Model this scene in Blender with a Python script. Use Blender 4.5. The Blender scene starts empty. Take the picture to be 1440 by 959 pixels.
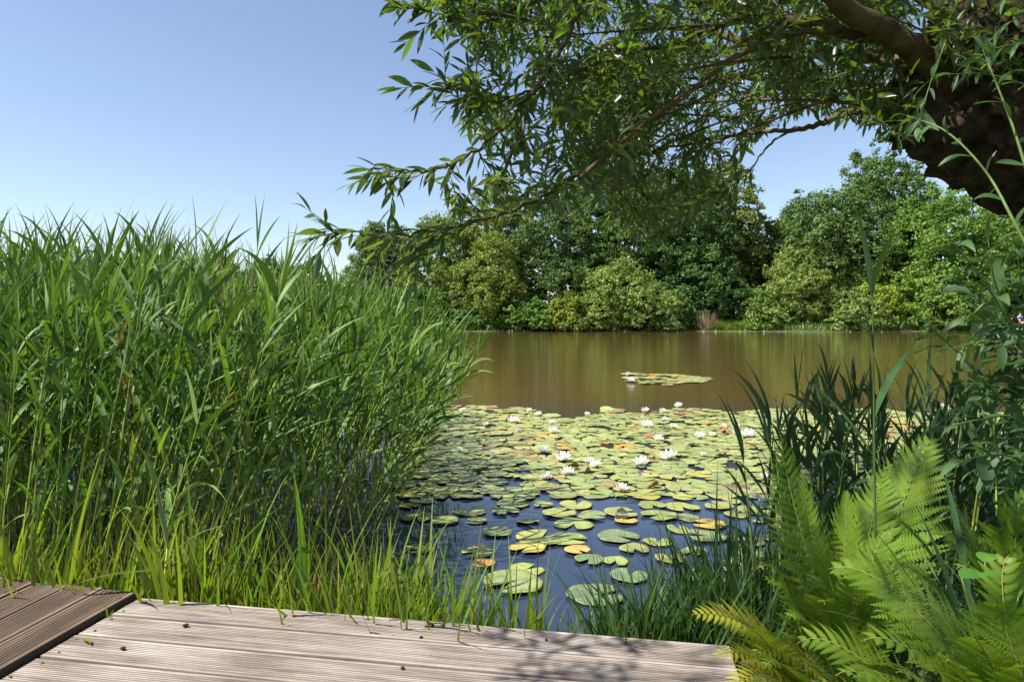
import bpy, math, random
import numpy as np
from mathutils import Vector, Matrix, Euler, noise as mnoise

random.seed(7)
rng = np.random.default_rng(7)
C = bpy.context.scene.collection
scene = bpy.context.scene
R = math.radians
PI = math.pi

# ------------------------------------------------------------------ camera numbers
CAM_H = 1.25
def at(px, py, d):
    return np.array([(px - 720) / 960 * d, d, CAM_H - (py - 446) / 960 * d])
def onz(px, py, z=0.0):
    d = (CAM_H - z) * 960 / (py - 446)
    return np.array([(px - 720) / 960 * d, d, z])
def px_of(p):
    return 720 + 960 * p[0] / p[1], 446 - 960 * (p[2] - CAM_H) / p[1]

SUN_EL, SUN_FRONT = 54.0, -17.0     # sun high on the left, a little behind the camera
SUN = np.array([-math.cos(R(SUN_EL)) * math.cos(R(SUN_FRONT)), math.cos(R(SUN_EL)) * math.sin(R(SUN_FRONT)), math.sin(R(SUN_EL))])

# ------------------------------------------------------------------ mesh building
class MB:
    """collects vertices and faces as arrays; build() links ONE mesh object"""
    def __init__(self):
        self.v = []; self.q = []; self.t = []; self.qm = []; self.tm = []; self.n = 0
    def add(self, verts, quads=None, tris=None, mat=0):
        verts = np.asarray(verts, dtype=np.float32).reshape(-1, 3)
        if quads is not None and len(quads):
            q = np.asarray(quads, dtype=np.int64).reshape(-1, 4) + self.n
            self.q.append(q); self.qm.append(np.full(len(q), mat, dtype=np.int32))
        if tris is not None and len(tris):
            t = np.asarray(tris, dtype=np.int64).reshape(-1, 3) + self.n
            self.t.append(t); self.tm.append(np.full(len(t), mat, dtype=np.int32))
        self.v.append(verts); self.n += len(verts)
        return self
    def arrays(self):
        v = np.concatenate(self.v) if self.v else np.zeros((0, 3), np.float32)
        q = np.concatenate(self.q) if self.q else np.zeros((0, 4), np.int64)
        t = np.concatenate(self.t) if self.t else np.zeros((0, 3), np.int64)
        qm = np.concatenate(self.qm) if self.qm else np.zeros(0, np.int32)
        tm = np.concatenate(self.tm) if self.tm else np.zeros(0, np.int32)
        return v, q, t, qm, tm
    def mesh(self, name, mats, smooth=True):
        v, q, t, qm, tm = self.arrays()
        me = bpy.data.meshes.new(name)
        me.vertices.add(len(v)); me.vertices.foreach_set('co', v.astype(np.float32).ravel())
        nl = len(q) * 4 + len(t) * 3
        me.loops.add(nl)
        me.loops.foreach_set('vertex_index', np.concatenate([q.ravel(), t.ravel()]).astype(np.int32))
        me.polygons.add(len(q) + len(t))
        ls = np.concatenate([np.arange(len(q)) * 4, len(q) * 4 + np.arange(len(t)) * 3]).astype(np.int32)
        me.polygons.foreach_set('loop_start', ls)
        me.polygons.foreach_set('material_index', np.concatenate([qm, tm]).astype(np.int32))
        if smooth:
            me.polygons.foreach_set('use_smooth', np.ones(len(q) + len(t), dtype=bool))
        for m in (mats if isinstance(mats, (list, tuple)) else [mats]):
            me.materials.append(m)
        me.update(calc_edges=True); me.validate()
        return me
    def build(self, name, mats, parent=None, smooth=True):
        return link(bpy.data.objects.new(name, self.mesh(name, mats, smooth)), parent)

def link(o, parent=None):
    C.objects.link(o)
    if parent is not None: o.parent = parent
    return o
def tag(o, label=None, cat=None, group=None, kind=None):
    if label: o['label'] = label
    if cat: o['category'] = cat
    if group: o['group'] = group
    if kind: o['kind'] = kind
    return o
def empty(name, loc=(0, 0, 0), label=None, cat=None, group=None):
    o = link(bpy.data.objects.new(name, None)); o.location = [float(a) for a in loc]; o.empty_display_size = 0.05
    return tag(o, label, cat, group)
def copy_tree(o, parent=None):
    c = o.copy(); C.objects.link(c)
    if parent is not None: c.parent = parent
    for ch in list(o.children): copy_tree(ch, c)
    return c

def norm(a):
    a = np.asarray(a, dtype=float)
    return a / np.maximum(np.linalg.norm(a, axis=-1, keepdims=True), 1e-9)
def catmull(pts, per=6):
    P = np.asarray(pts, dtype=float)
    P = np.vstack([2 * P[0] - P[1], P, 2 * P[-1] - P[-2]])
    out = []
    for i in range(1, len(P) - 2):
        for k in range(per):
            t = k / per
            out.append(0.5 * ((2 * P[i]) + (-P[i - 1] + P[i + 1]) * t + (2 * P[i - 1] - 5 * P[i] + 4 * P[i + 1] - P[i + 2]) * t * t + (-P[i - 1] + 3 * P[i] - 3 * P[i + 1] + P[i + 2]) * t ** 3))
    out.append(P[-2]); return np.array(out)
def tube(mb, pts, radii, sides=8, mat=0, cap=True):
    P = np.asarray(pts, dtype=float); n = len(P)
    radii = np.broadcast_to(np.asarray(radii, dtype=float), (n,))
    T = norm(np.gradient(P, axis=0))
    up = np.array([0, 0, 1.0]) if abs(T[0][2]) < .9 else np.array([1.0, 0, 0])
    U = np.zeros_like(P); u = norm(np.cross(T[0], up))
    for i in range(n):
        u = u - T[i] * np.dot(u, T[i]); u = u / max(np.linalg.norm(u), 1e-9); U[i] = u
    V = np.cross(T, U)
    a = np.arange(sides) / sides * 2 * PI
    verts = P[:, None] + radii[:, None, None] * (np.cos(a)[None, :, None] * U[:, None] + np.sin(a)[None, :, None] * V[:, None])
    i, j = np.meshgrid(np.arange(n - 1), np.arange(sides), indexing='ij')
    j2 = (j + 1) % sides
    quads = np.stack([i * sides + j, i * sides + j2, (i + 1) * sides + j2, (i + 1) * sides + j], -1).reshape(-1, 4)
    vv = verts.reshape(-1, 3); tris = None
    if cap:
        vv = np.vstack([vv, P[0], P[-1]]); b = n * sides
        k = np.arange(sides); k2 = (k + 1) % sides
        tris = np.vstack([np.stack([np.full(sides, b), k2, k], -1), np.stack([np.full(sides, b + 1), (n - 1) * sides + k, (n - 1) * sides + k2], -1)])
    mb.add(vv, quads, tris, mat)

def ribbons(mb, P0, D0, BEND, L, W, prof, nseg=6, side=None, fold=0.25, mat=0, twist=None):
    """n curved blades at once. Direction at t is D0 + BEND*t^1.5; three verts per station (a folded midrib)."""
    P0 = np.atleast_2d(P0).astype(float); n = len(P0)
    D0 = norm(np.broadcast_to(D0, (n, 3))); BEND = np.broadcast_to(BEND, (n, 3))
    L = np.broadcast_to(L, (n,)); W = np.broadcast_to(W, (n,))
    t = np.linspace(0, 1, nseg + 1)
    D = norm(D0[:, None] + BEND[:, None] * (t ** 1.4)[None, :, None])
    step = (D[:, :-1] + D[:, 1:]) * .5 * (L / nseg)[:, None, None]
    P = P0[:, None] + np.concatenate([np.zeros((n, 1, 3)), np.cumsum(step, 1)], 1)
    if side is None:
        side = norm(np.cross(D0, np.array([0, 0, 1.0]) + .01 * rng.normal(size=(n, 3))))
    side = np.broadcast_to(side, (n, 3))
    S = side[:, None] - D * np.sum(D * side[:, None], -1, keepdims=True); S = norm(S)
    N = np.cross(S, D)
    if twist is not None:
        a = (np.broadcast_to(twist, (n,))[:, None] * t[None])[..., None]
        S, N = np.cos(a) * S + np.sin(a) * N, np.cos(a) * N - np.sin(a) * S
    w = np.interp(t, np.linspace(0, 1, len(prof)), prof)[None, :, None] * W[:, None, None] * .5
    verts = np.stack([P - S * w + N * w * fold, P, P + S * w + N * w * fold], 2)     # n, st, 3, 3
    b = (np.arange(n) * (nseg + 1) * 3)[:, None, None]
    k = (np.arange(nseg) * 3)[None, :, None]; c = np.arange(2)[None, None, :]
    a0 = b + k + c
    quads = np.stack([a0, a0 + 1, a0 + 4, a0 + 3], -1).reshape(-1, 4)
    mb.add(verts.reshape(-1, 3), quads, None, mat)
    return P

# ------------------------------------------------------------------ materials
def new_mat(name):
    m = bpy.data.materials.new(name); m.use_nodes = True
    nt = m.node_tree; nt.nodes.clear()
    out = nt.nodes.new('ShaderNodeOutputMaterial')
    def N(kind, **kw):
        nd = nt.nodes.new('ShaderNode' + kind)
        for k, v in kw.items():
            if k in nd.inputs: nd.inputs[k].default_value = v
            else: setattr(nd, k, v)
        return nd
    def Lk(a, b): nt.links.new(a, b)
    return m, N, Lk, out
def ramp(N, stops, interp='LINEAR'):
    r = N('ValToRGB'); cr = r.color_ramp; cr.interpolation = interp
    while len(cr.elements) > 1: cr.elements.remove(cr.elements[-1])
    cr.elements[0].position = stops[0][0]; cr.elements[0].color = (*stops[0][1], 1)
    for p, c in stops[1:]:
        e = cr.elements.new(p); e.color = (*c, 1)
    return r
def mixc(N, Lk, a, b, f, blend='MIX'):
    m = N('Mix', data_type='RGBA', blend_type=blend)
    for sock, val in ((m.inputs[6], a), (m.inputs[7], b), (m.inputs[0], f)):
        if isinstance(val, (tuple, list)): sock.default_value = (*val, 1) if len(val) == 3 else val
        elif isinstance(val, (int, float)): sock.default_value = val
        else: Lk(val, sock)
    return m.outputs[2]

def leaf_mat(name, col=None, under=None, trans=.35, tcol=(1.5, 1.45, .55), rough=.42, spec=.4, var=.35, hue=.03, nscale=0, objcol=False):
    m, N, Lk, out = new_mat(name)
    if objcol:
        oi = N('ObjectInfo'); base = oi.outputs['Color']
    else:
        rgb = N('RGB'); rgb.outputs[0].default_value = (*col, 1); base = rgb.outputs[0]
    geo = N('NewGeometry')
    hsv = N('HueSaturation'); Lk(base, hsv.inputs['Color'])
    mr = N('MapRange'); Lk(geo.outputs['Random Per Island'], mr.inputs[0]); mr.inputs[3].default_value = 1 - var; mr.inputs[4].default_value = 1 + var
    Lk(mr.outputs[0], hsv.inputs['Value'])
    mu = N('Math', operation='MULTIPLY'); Lk(geo.outputs['Random Per Island'], mu.inputs[0]); mu.inputs[1].default_value = 7.31
    fr = N('Math', operation='FRACT'); Lk(mu.outputs[0], fr.inputs[0])
    mh = N('MapRange'); Lk(fr.outputs[0], mh.inputs[0]); mh.inputs[3].default_value = .5 - hue; mh.inputs[4].default_value = .5 + hue * .6
    Lk(mh.outputs[0], hsv.inputs['Hue'])
    c = hsv.outputs[0]
    if nscale:
        tc = N('TexCoord'); nz = N('TexNoise', Scale=nscale, Detail=3.0); Lk(tc.outputs['Object'], nz.inputs['Vector'])
        rr = ramp(N, [(.3, (.72, .75, .6)), (.7, (1.2, 1.15, 1.05))]); Lk(nz.outputs[0], rr.inputs[0])
        c = mixc(N, Lk, c, rr.outputs[0], 1.0, 'MULTIPLY')
    top = c
    if under is not None: c = mixc(N, Lk, c, under, geo.outputs['Backfacing'])
    p = N('BsdfPrincipled', Roughness=rough); p.inputs['Specular IOR Level'].default_value = spec
    Lk(c, p.inputs['Base Color'])
    tr = N('BsdfTranslucent'); tcm = mixc(N, Lk, top, tcol, 1.0, 'MULTIPLY'); Lk(tcm, tr.inputs['Color'])
    mx = N('MixShader'); mx.inputs[0].default_value = trans
    Lk(p.outputs[0], mx.inputs[1]); Lk(tr.outputs[0], mx.inputs[2]); Lk(mx.outputs[0], out.inputs[0])
    return m

def plain_mat(name, col, rough=.6, spec=.4, noise=0, nscale=20, bump=0, dark=.6, bscale=None):
    m, N, Lk, out = new_mat(name)
    p = N('BsdfPrincipled', Roughness=rough); p.inputs['Specular IOR Level'].default_value = spec
    tc = N('TexCoord')
    nz = N('TexNoise', Scale=nscale, Detail=6.0, Roughness=.65); Lk(tc.outputs['Object'], nz.inputs['Vector'])
    r = ramp(N, [(.3, tuple(c * (1 - noise * dark) for c in col)), (.7, tuple(min(1, c * (1 + noise * .5)) for c in col))]); Lk(nz.outputs[0], r.inputs[0])
    Lk(r.outputs[0], p.inputs['Base Color'])
    if bump:
        n2 = N('TexNoise', Scale=bscale or nscale, Detail=8.0, Roughness=.7); Lk(tc.outputs['Object'], n2.inputs['Vector'])
        b = N('Bump', Strength=bump, Distance=.02); Lk(n2.outputs[0], b.inputs['Height']); Lk(b.outputs[0], p.inputs['Normal'])
    Lk(p.outputs[0], out.inputs[0])
    return m

def wood_mat(name, stops, groove):
    m, N, Lk, out = new_mat(name)
    tc = N('TexCoord'); oi = N('ObjectInfo')
    off = N('VectorMath', operation='ADD'); Lk(tc.outputs['Object'], off.inputs[0])
    cb = N('CombineXYZ'); mu = N('Math', operation='MULTIPLY'); Lk(oi.outputs['Random'], mu.inputs[0]); mu.inputs[1].default_value = 17.0
    Lk(mu.outputs[0], cb.inputs[0]); Lk(mu.outputs[0], cb.inputs[1]); Lk(cb.outputs[0], off.inputs[1])
    mp = N('Mapping'); mp.inputs['Scale'].default_value = (2.2, 70, 1); Lk(off.outputs[0], mp.inputs['Vector'])
    grain = N('TexNoise', Scale=1.0, Detail=8.0, Roughness=.7); Lk(mp.outputs[0], grain.inputs['Vector'])
    mp2 = N('Mapping'); mp2.inputs['Scale'].default_value = (2.0, 9, 1); Lk(off.outputs[0], mp2.inputs['Vector'])
    blot = N('TexNoise', Scale=1.3, Detail=6.0, Roughness=.6); Lk(mp2.outputs[0], blot.inputs['Vector'])
    a = N('Math', operation='MULTIPLY_ADD'); Lk(grain.outputs[0], a.inputs[0]); a.inputs[1].default_value = .5
    bm = N('Math', operation='MULTIPLY'); Lk(blot.outputs[0], bm.inputs[0]); bm.inputs[1].default_value = .5
    Lk(bm.outputs[0], a.inputs[2])
    r = ramp(N, stops); Lk(a.outputs[0], r.inputs[0])
    fine = N('TexNoise', Scale=420.0, Detail=2.0); Lk(off.outputs[0], fine.inputs['Vector'])
    fr = ramp(N, [(.35, (.72, .7, .68)), (.6, (1.08, 1.08, 1.08))]); Lk(fine.outputs[0], fr.inputs[0])
    c = mixc(N, Lk, r.outputs[0], fr.outputs[0], .7, 'MULTIPLY')
    if groove: c = mixc(N, Lk, c, groove, .75, 'MULTIPLY')
    p = N('BsdfPrincipled', Roughness=.75); p.inputs['Specular IOR Level'].default_value = .25
    Lk(c, p.inputs['Base Color'])
    b = N('Bump', Strength=.35, Distance=.003); Lk(grain.outputs[0], b.inputs['Height']); Lk(b.outputs[0], p.inputs['Normal'])
    Lk(p.outputs[0], out.inputs[0])
    return m

M = {}
M['reed_leaf'] = leaf_mat('reed_leaf', (.105, .185, .045), trans=.24, tcol=(1.5, 1.7, .34), var=.55, hue=.035, rough=.55, spec=.28)
M['reed_shade_leaf'] = leaf_mat('shaded_reed_leaf', (.05, .10, .034), trans=.3, tcol=(1.5, 1.6, .5), var=.35, hue=.02, rough=.5, spec=.3)  # darker copy of the reed leaf, shade put into its colour
M['dead_leaf'] = leaf_mat('dead_reed_leaf', (.42, .30, .12), trans=.3, tcol=(1.2, 1.0, .6), var=.3, hue=.02)
M['grass_leaf'] = leaf_mat('bank_grass_leaf', (.155, .245, .032), trans=.42, tcol=(1.6, 1.6, .5), var=.35, hue=.04)
M['straw'] = leaf_mat('straw', (.33, .22, .085), trans=.2, tcol=(1, .9, .6), var=.4, hue=.02)
M['willow_leaf'] = leaf_mat('willow_leaf', (.062, .112, .027), under=(.14, .19, .10), trans=.45, tcol=(2.0, 1.95, .42), var=.4, hue=.03, rough=.33, spec=.5)
M['shoot_leaf'] = leaf_mat('willow_shoot_leaf', (.055, .115, .036), under=(.12, .18, .09), trans=.34, tcol=(1.6, 1.8, .5), var=.3, hue=.02, rough=.5, spec=.3)
M['fern'] = leaf_mat('fern_frond', (.155, .26, .030), trans=.42, tcol=(1.5, 1.4, .4), var=.12, hue=.012, rough=.5, spec=.3, nscale=9)
M['broad_leaf'] = leaf_mat('broad_leaf', (.07, .2, .03), trans=.4, tcol=(1.4, 1.5, .5), var=.15, hue=.01)
M['far_leaf'] = leaf_mat('far_crown_leaf', trans=.32, tcol=(1.35, 1.4, .5), var=.4, hue=.03, rough=.6, spec=.25, objcol=True, nscale=.45)
M['dry_grass'] = leaf_mat('dry_grass', (.42, .33, .22), trans=.15, tcol=(1, .9, .7), var=.35, hue=.01)
M['green_stem'] = plain_mat('green_stem', (.11, .165, .032), .5, .3, .4, 30)
M['dark_stem'] = plain_mat('dark_green_stem', (.055, .095, .022), .5, .3, .4, 30)
M['rachis'] = plain_mat('fern_rachis', (.22, .22, .05), .5, .3, .3, 30)
M['bark'] = plain_mat('willow_bark', (.078, .055, .032), .9, .15, 1.0, 14, 1.0, .85, 34)
M['branch'] = plain_mat('willow_branch', (.105, .072, .026), .7, .25, .7, 14, .5, .7, 40)
M['far_bark'] = plain_mat('far_bark', (.10, .075, .05), .9, .2, .6, 3)
M['screw'] = plain_mat('rusted_screw', (.07, .05, .04), .6, .5, .5, 200)
M['dropping'] = plain_mat('brown_husk', (.09, .045, .02), .7, .3, .7, 300, .8)
M['petal'] = leaf_mat('lily_petal', (.90, .90, .87), trans=.25, tcol=(1, 1, .95), var=.04, hue=.0, rough=.4, spec=.3)
M['stamen'] = plain_mat('lily_stamen', (.75, .5, .04), .5, .3, .2, 100)
M['white_wood'] = plain_mat('pale_jetty_wood', (.62, .58, .54), .8, .2, .3, 6)
M['grey_wood'] = plain_mat('grey_bench_wood', (.34, .34, .33), .8, .2, .3, 10)
M['skin'] = plain_mat('skin', (.55, .33, .25), .5, .3, .1, 10)
M['red_cloth'] = plain_mat('red_cloth', (.5, .08, .09), .8, .2, .1, 10)
M['blue_cloth'] = plain_mat('blue_cloth', (.05, .22, .5), .8, .2, .1, 10)
M['hair'] = plain_mat('brown_hair', (.06, .04, .025), .6, .3, .2, 30)
M['pale_wood'] = wood_mat('bleached_deck_wood', [(.3, (.085, .062, .046)), (.42, (.19, .15, .12)), (.52, (.345, .293, .25)), (.62, (.48, .43, .38)), (.8, (.60, .555, .505))], None)
M['pale_groove'] = wood_mat('bleached_deck_groove', [(.3, (.035, .027, .021)), (.45, (.10, .08, .066)), (.65, (.22, .19, .165))], None)
M['brown_wood'] = wood_mat('brown_deck_wood', [(.28, (.035, .023, .015)), (.45, (.10, .066, .044)), (.58, (.185, .13, .093)), (.8, (.30, .235, .185))], None)
M['brown_groove'] = wood_mat('brown_deck_groove', [(.25, (.025, .016, .01)), (.5, (.06, .042, .03)), (.8, (.11, .08, .06))], None)

def stem_material():
    m, N, Lk, out = new_mat('reed_stem')
    geo = N('NewGeometry'); sp = N('SeparateXYZ'); Lk(geo.outputs['Position'], sp.inputs[0])
    nz = N('TexNoise', Scale=7.0, Detail=2.0); Lk(geo.outputs['Position'], nz.inputs['Vector'])
    ad = N('Math', operation='MULTIPLY_ADD'); Lk(nz.outputs[0], ad.inputs[0]); ad.inputs[1].default_value = .9; Lk(sp.outputs[2], ad.inputs[2])
    ml = N('Math', operation='MULTIPLY'); Lk(ad.outputs[0], ml.inputs[0]); ml.inputs[1].default_value = .5
    r = ramp(N, [(.17, (.42, .28, .10)), (.27, (.43, .42, .08)), (.5, (.34, .42, .06)), (.9, (.19, .31, .05))]); Lk(ml.outputs[0], r.inputs[0])
    hs = N('HueSaturation'); Lk(r.outputs[0], hs.inputs['Color'])
    mr = N('MapRange'); Lk(geo.outputs['Random Per Island'], mr.inputs[0]); mr.inputs[3].default_value = .6; mr.inputs[4].default_value = 1.3
    Lk(mr.outputs[0], hs.inputs['Value'])
    p = N('BsdfPrincipled', Roughness=.45); p.inputs['Specular IOR Level'].default_value = .4
    Lk(hs.outputs[0], p.inputs['Base Color']); Lk(p.outputs[0], out.inputs[0]); return m
M['reed_stem'] = stem_material()

def pad_material():
    m, N, Lk, out = new_mat('lily_pad')
    oi = N('ObjectInfo'); geo = N('NewGeometry'); 
    nz = N('TexNoise', Scale=11.0, Detail=5.0, Roughness=.65); Lk(geo.outputs['Position'], nz.inputs['Vector'])
    r = ramp(N, [(.3, (.75, .78, .7)), (.55, (1.15, 1.15, 1.1)), (.75, (1.5, 1.38, 1.05))]); Lk(nz.outputs[0], r.inputs[0])
    c = mixc(N, Lk, oi.outputs['Color'], r.outputs[0], 1.0, 'MULTIPLY')
    n2 = N('TexNoise', Scale=60.0, Detail=3.0); Lk(geo.outputs['Position'], n2.inputs['Vector'])
    r2 = ramp(N, [(.58, (0, 0, 0)), (.70, (.8, .8, .8))]); Lk(n2.outputs[0], r2.inputs[0])
    c = mixc(N, Lk, c, (.16, .10, .03), r2.outputs[0])
    tc = N('TexCoord'); sx = N('SeparateXYZ'); Lk(tc.outputs['Object'], sx.inputs[0])
    an = N('Math', operation='ARCTAN2'); Lk(sx.outputs[1], an.inputs[0]); Lk(sx.outputs[0], an.inputs[1])
    am = N('Math', operation='MULTIPLY'); Lk(an.outputs[0], am.inputs[0]); am.inputs[1].default_value = 9.0
    si = N('Math', operation='SINE'); Lk(am.outputs[0], si.inputs[0])
    vr = ramp(N, [(.82, (0, 0, 0)), (1.0, (.35, .35, .35))]); Lk(si.outputs[0], vr.inputs[0])
    c = mixc(N, Lk, c, (.40, .38, .12), vr.outputs[0])
    fl = N('CombineXYZ'); Lk(sx.outputs[0], fl.inputs[0]); Lk(sx.outputs[1], fl.inputs[1])
    ln = N('VectorMath', operation='LENGTH'); Lk(fl.outputs[0], ln.inputs[0])
    n3 = N('TexNoise', Scale=3.0, Detail=2.0); Lk(tc.outputs['Object'], n3.inputs['Vector'])
    la = N('Math', operation='MULTIPLY_ADD'); Lk(n3.outputs[0], la.inputs[0]); la.inputs[1].default_value = .45; Lk(ln.outputs['Value'], la.inputs[2])
    half = N('Math', operation='MULTIPLY'); Lk(la.outputs[0], half.inputs[0]); half.inputs[1].default_value = .5
    rr = ramp(N, [(.55, (0, 0, 0)), (.64, (.55, .55, .55)), (.68, (0, 0, 0))]); Lk(half.outputs[0], rr.inputs[0])
    c = mixc(N, Lk, c, (.36, .27, .06), rr.outputs[0])
    hs = N('HueSaturation'); Lk(c, hs.inputs['Color'])
    mr = N('MapRange'); Lk(geo.outputs['Random Per Island'], mr.inputs[0]); mr.inputs[3].default_value = .8; mr.inputs[4].default_value = 1.2
    Lk(mr.outputs[0], hs.inputs['Value'])
    p = N('BsdfPrincipled', Roughness=.36); p.inputs['Specular IOR Level'].default_value = .45
    Lk(hs.outputs[0], p.inputs['Base Color'])
    b = N('Bump', Strength=.25, Distance=.01); Lk(nz.outputs[0], b.inputs['Height']); Lk(b.outputs[0], p.inputs['Normal'])
    Lk(p.outputs[0], out.inputs[0]); return m
M['pad'] = pad_material()

def water_material():
    m, N, Lk, out = new_mat('pond_water')
    geo = N('NewGeometry')
    mp = N('Mapping'); mp.inputs['Scale'].default_value = (.55, 2.6, 1); Lk(geo.outputs['Position'], mp.inputs['Vector'])
    n1 = N('TexNoise', Scale=2.2, Detail=4.0, Roughness=.55); Lk(mp.outputs[0], n1.inputs['Vector'])
    n2 = N('TexNoise', Scale=.16, Detail=2.0); Lk(geo.outputs['Position'], n2.inputs['Vector'])
    # calmer water near the bank and in patches
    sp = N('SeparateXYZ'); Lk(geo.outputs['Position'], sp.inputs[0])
    mr = N('MapRange'); Lk(sp.outputs[1], mr.inputs[0]); mr.inputs[1].default_value = 5; mr.inputs[2].default_value = 12; mr.inputs[3].default_value = .12; mr.inputs[4].default_value = 1
    ml = N('Math', operation='MULTIPLY'); Lk(mr.outputs[0], ml.inputs[0]); Lk(n2.outputs[0], ml.inputs[1])
    ms = N('Math', operation='MULTIPLY'); Lk(ml.outputs[0], ms.inputs[0]); ms.inputs[1].default_value = .16
    b = N('Bump', Distance=.10); Lk(n1.outputs[0], b.inputs['Height']); Lk(ms.outputs[0], b.inputs['Strength'])
    p = N('BsdfPrincipled', Roughness=.03, IOR=1.55)
    sky_to_murk = N('MapRange'); Lk(sp.outputs[1], sky_to_murk.inputs[0]); sky_to_murk.inputs[1].default_value = 5.0; sky_to_murk.inputs[2].default_value = 11.0      # murky brown farther out; near side painted blue for reflected sky
    Lk(mixc(N, Lk, (.022, .033, .062), (.100, .063, .0195), sky_to_murk.outputs[0]), p.inputs['Base Color'])
    Lk(b.outputs[0], p.inputs['Normal']); Lk(p.outputs[0], out.inputs[0]); return m
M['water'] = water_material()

def ground_material():
    m, N, Lk, out = new_mat('ground')
    geo = N('NewGeometry')
    n1 = N('TexNoise', Scale=.9, Detail=8.0, Roughness=.7); Lk(geo.outputs['Position'], n1.inputs['Vector'])
    r = ramp(N, [(.3, (.035, .028, .016)), (.5, (.055, .075, .022)), (.7, (.09, .12, .035))]); Lk(n1.outputs[0], r.inputs[0])
    p = N('BsdfPrincipled', Roughness=.9); Lk(r.outputs[0], p.inputs['Base Color'])
    b = N('Bump', Strength=.6, Distance=.05); Lk(n1.outputs[0], b.inputs['Height']); Lk(b.outputs[0], p.inputs['Normal'])
    Lk(p.outputs[0], out.inputs[0]); return m
M['ground'] = ground_material()

# ------------------------------------------------------------------ ground and water
def far_shore(x): return 60 + 1.2 * np.sin(x * .13 + 1) + .6 * np.sin(x * .41)
def near_shore(x): return np.interp(x, [-400, -1.15, -.55, .95, 1.5, 3, 400], [2.68, 2.68, 2.02, 2.02, 3.1, 4.3, 4.3 + .75 * 397])
def ground_z(x, y):
    s = np.minimum(y - near_shore(x), far_shore(x) - y)
    s = np.minimum(s, 75 - np.abs(x))
    near = np.clip(.10 - s * .22, -.8, .12)
    bank = np.clip(-s * .09, 0, 1.3) * (y > 40) + np.clip(-s * .05, 0, .15) * (y <= 40)
    return near + bank + .02 * np.sin(x * 3.1) * np.cos(y * 2.7)
ax = np.sinh(np.linspace(-1, 1, 141) * 5.4) / math.sinh(5.4) * 1500
ay = np.sort(np.concatenate([np.linspace(-4, 12, 60), np.linspace(13, 55, 20), np.linspace(56, 72, 33), np.array([-400, -150, -60, -25, -12, 76, 82, 95, 120, 170, 260, 420, 700, 1200, 2000])]))
gx, gy = np.meshgrid(ax, ay, indexing='ij')
gv = np.stack([gx, gy, ground_z(gx, gy)], -1)
ii, jj = np.meshgrid(np.arange(len(ax) - 1), np.arange(len(ay) - 1), indexing='ij'); nj = len(ay)
tag(MB().add(gv, np.stack([ii * nj + jj, (ii + 1) * nj + jj, (ii + 1) * nj + jj + 1, ii * nj + jj + 1], -1)).build('ground', M['ground']), kind='structure')
wx = np.linspace(-78, 78, 40); wy = np.linspace(.4, 66, 30)
gx, gy = np.meshgrid(wx, wy, indexing='ij'); ii, jj = np.meshgrid(np.arange(39), np.arange(29), indexing='ij')
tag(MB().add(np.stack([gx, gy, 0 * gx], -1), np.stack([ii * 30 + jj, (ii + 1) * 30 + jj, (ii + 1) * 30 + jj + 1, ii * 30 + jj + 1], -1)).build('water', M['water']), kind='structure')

# ------------------------------------------------------------------ decks
def board_mesh(L, W, T, ridges, g, mats, seed, name):
    """a grooved deck board along +x; ridge crowns use slot 0, groove floors and walls slot 1"""
    rs = random.Random(seed)
    prof = [(-W / 2, -T), (-W / 2, -.003), (-W / 2 + .003, 0)]; mt = [1, 1]
    usable = W - .016; p = usable / ridges; x0 = -W / 2 + .008
    for i in range(ridges):
        a = x0 + i * p
        if i == 0: prof.append((a, 0)); mt.append(0)
        gd = g * rs.uniform(.55, 1.15)
        if i > 0: prof.append((a + .16 * p, -gd)); mt.append(1); prof.append((a + .38 * p, 0)); mt.append(1)
        prof.append((a + p, 0) if i == ridges - 1 else (a + .86 * p, 0)); mt.append(0)
        if i < ridges - 1: prof.append((a + 1.02 * p, -gd)); mt.append(1)
    prof += [(W / 2 - .003, 0), (W / 2, -.003), (W / 2, -T)]; mt += [0, 1, 1]
    mt = mt[:len(prof) - 1]
    ns = max(8, int(L / .12)); mb = MB(); xs = np.linspace(-L / 2, L / 2, ns + 1)
    P = np.array(prof); n = len(P)
    v = np.zeros((ns + 1, n, 3)); v[:, :, 0] = xs[:, None]; v[:, :, 1] = P[None, :, 0]; v[:, :, 2] = P[None, :, 1]
    ph = rs.uniform(0, 6)
    v[:, :, 2] += (.0012 * np.sin(xs * 2.3 + ph))[:, None]; v[:, :, 1] += (.0015 * np.sin(xs * 1.7 + ph * 2))[:, None]
    mb.v.append(v.reshape(-1, 3).astype(np.float32)); mb.n = v.size // 3
    for j in range(n - 1):
        i = np.arange(ns); mb.q.append(np.stack([i * n + j, i * n + j + 1, (i + 1) * n + j + 1, (i + 1) * n + j], -1)[:, ::-1]); mb.qm.append(np.full(ns, mt[j], np.int32))
    me_quads = mb.q
    # end caps as fans
    for e in (0, ns):
        base = e * n; c = mb.n; mb.v.append(np.array([[xs[e], 0, -T / 2]], np.float32)); mb.n += 1
        k = np.arange(n - 1); mb.t.append(np.stack([np.full(n - 1, c), base + k, base + k + 1], -1)); mb.tm.append(np.full(n - 1, 1, np.int32))
    return mb.mesh(name, mats, smooth=False)

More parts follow.
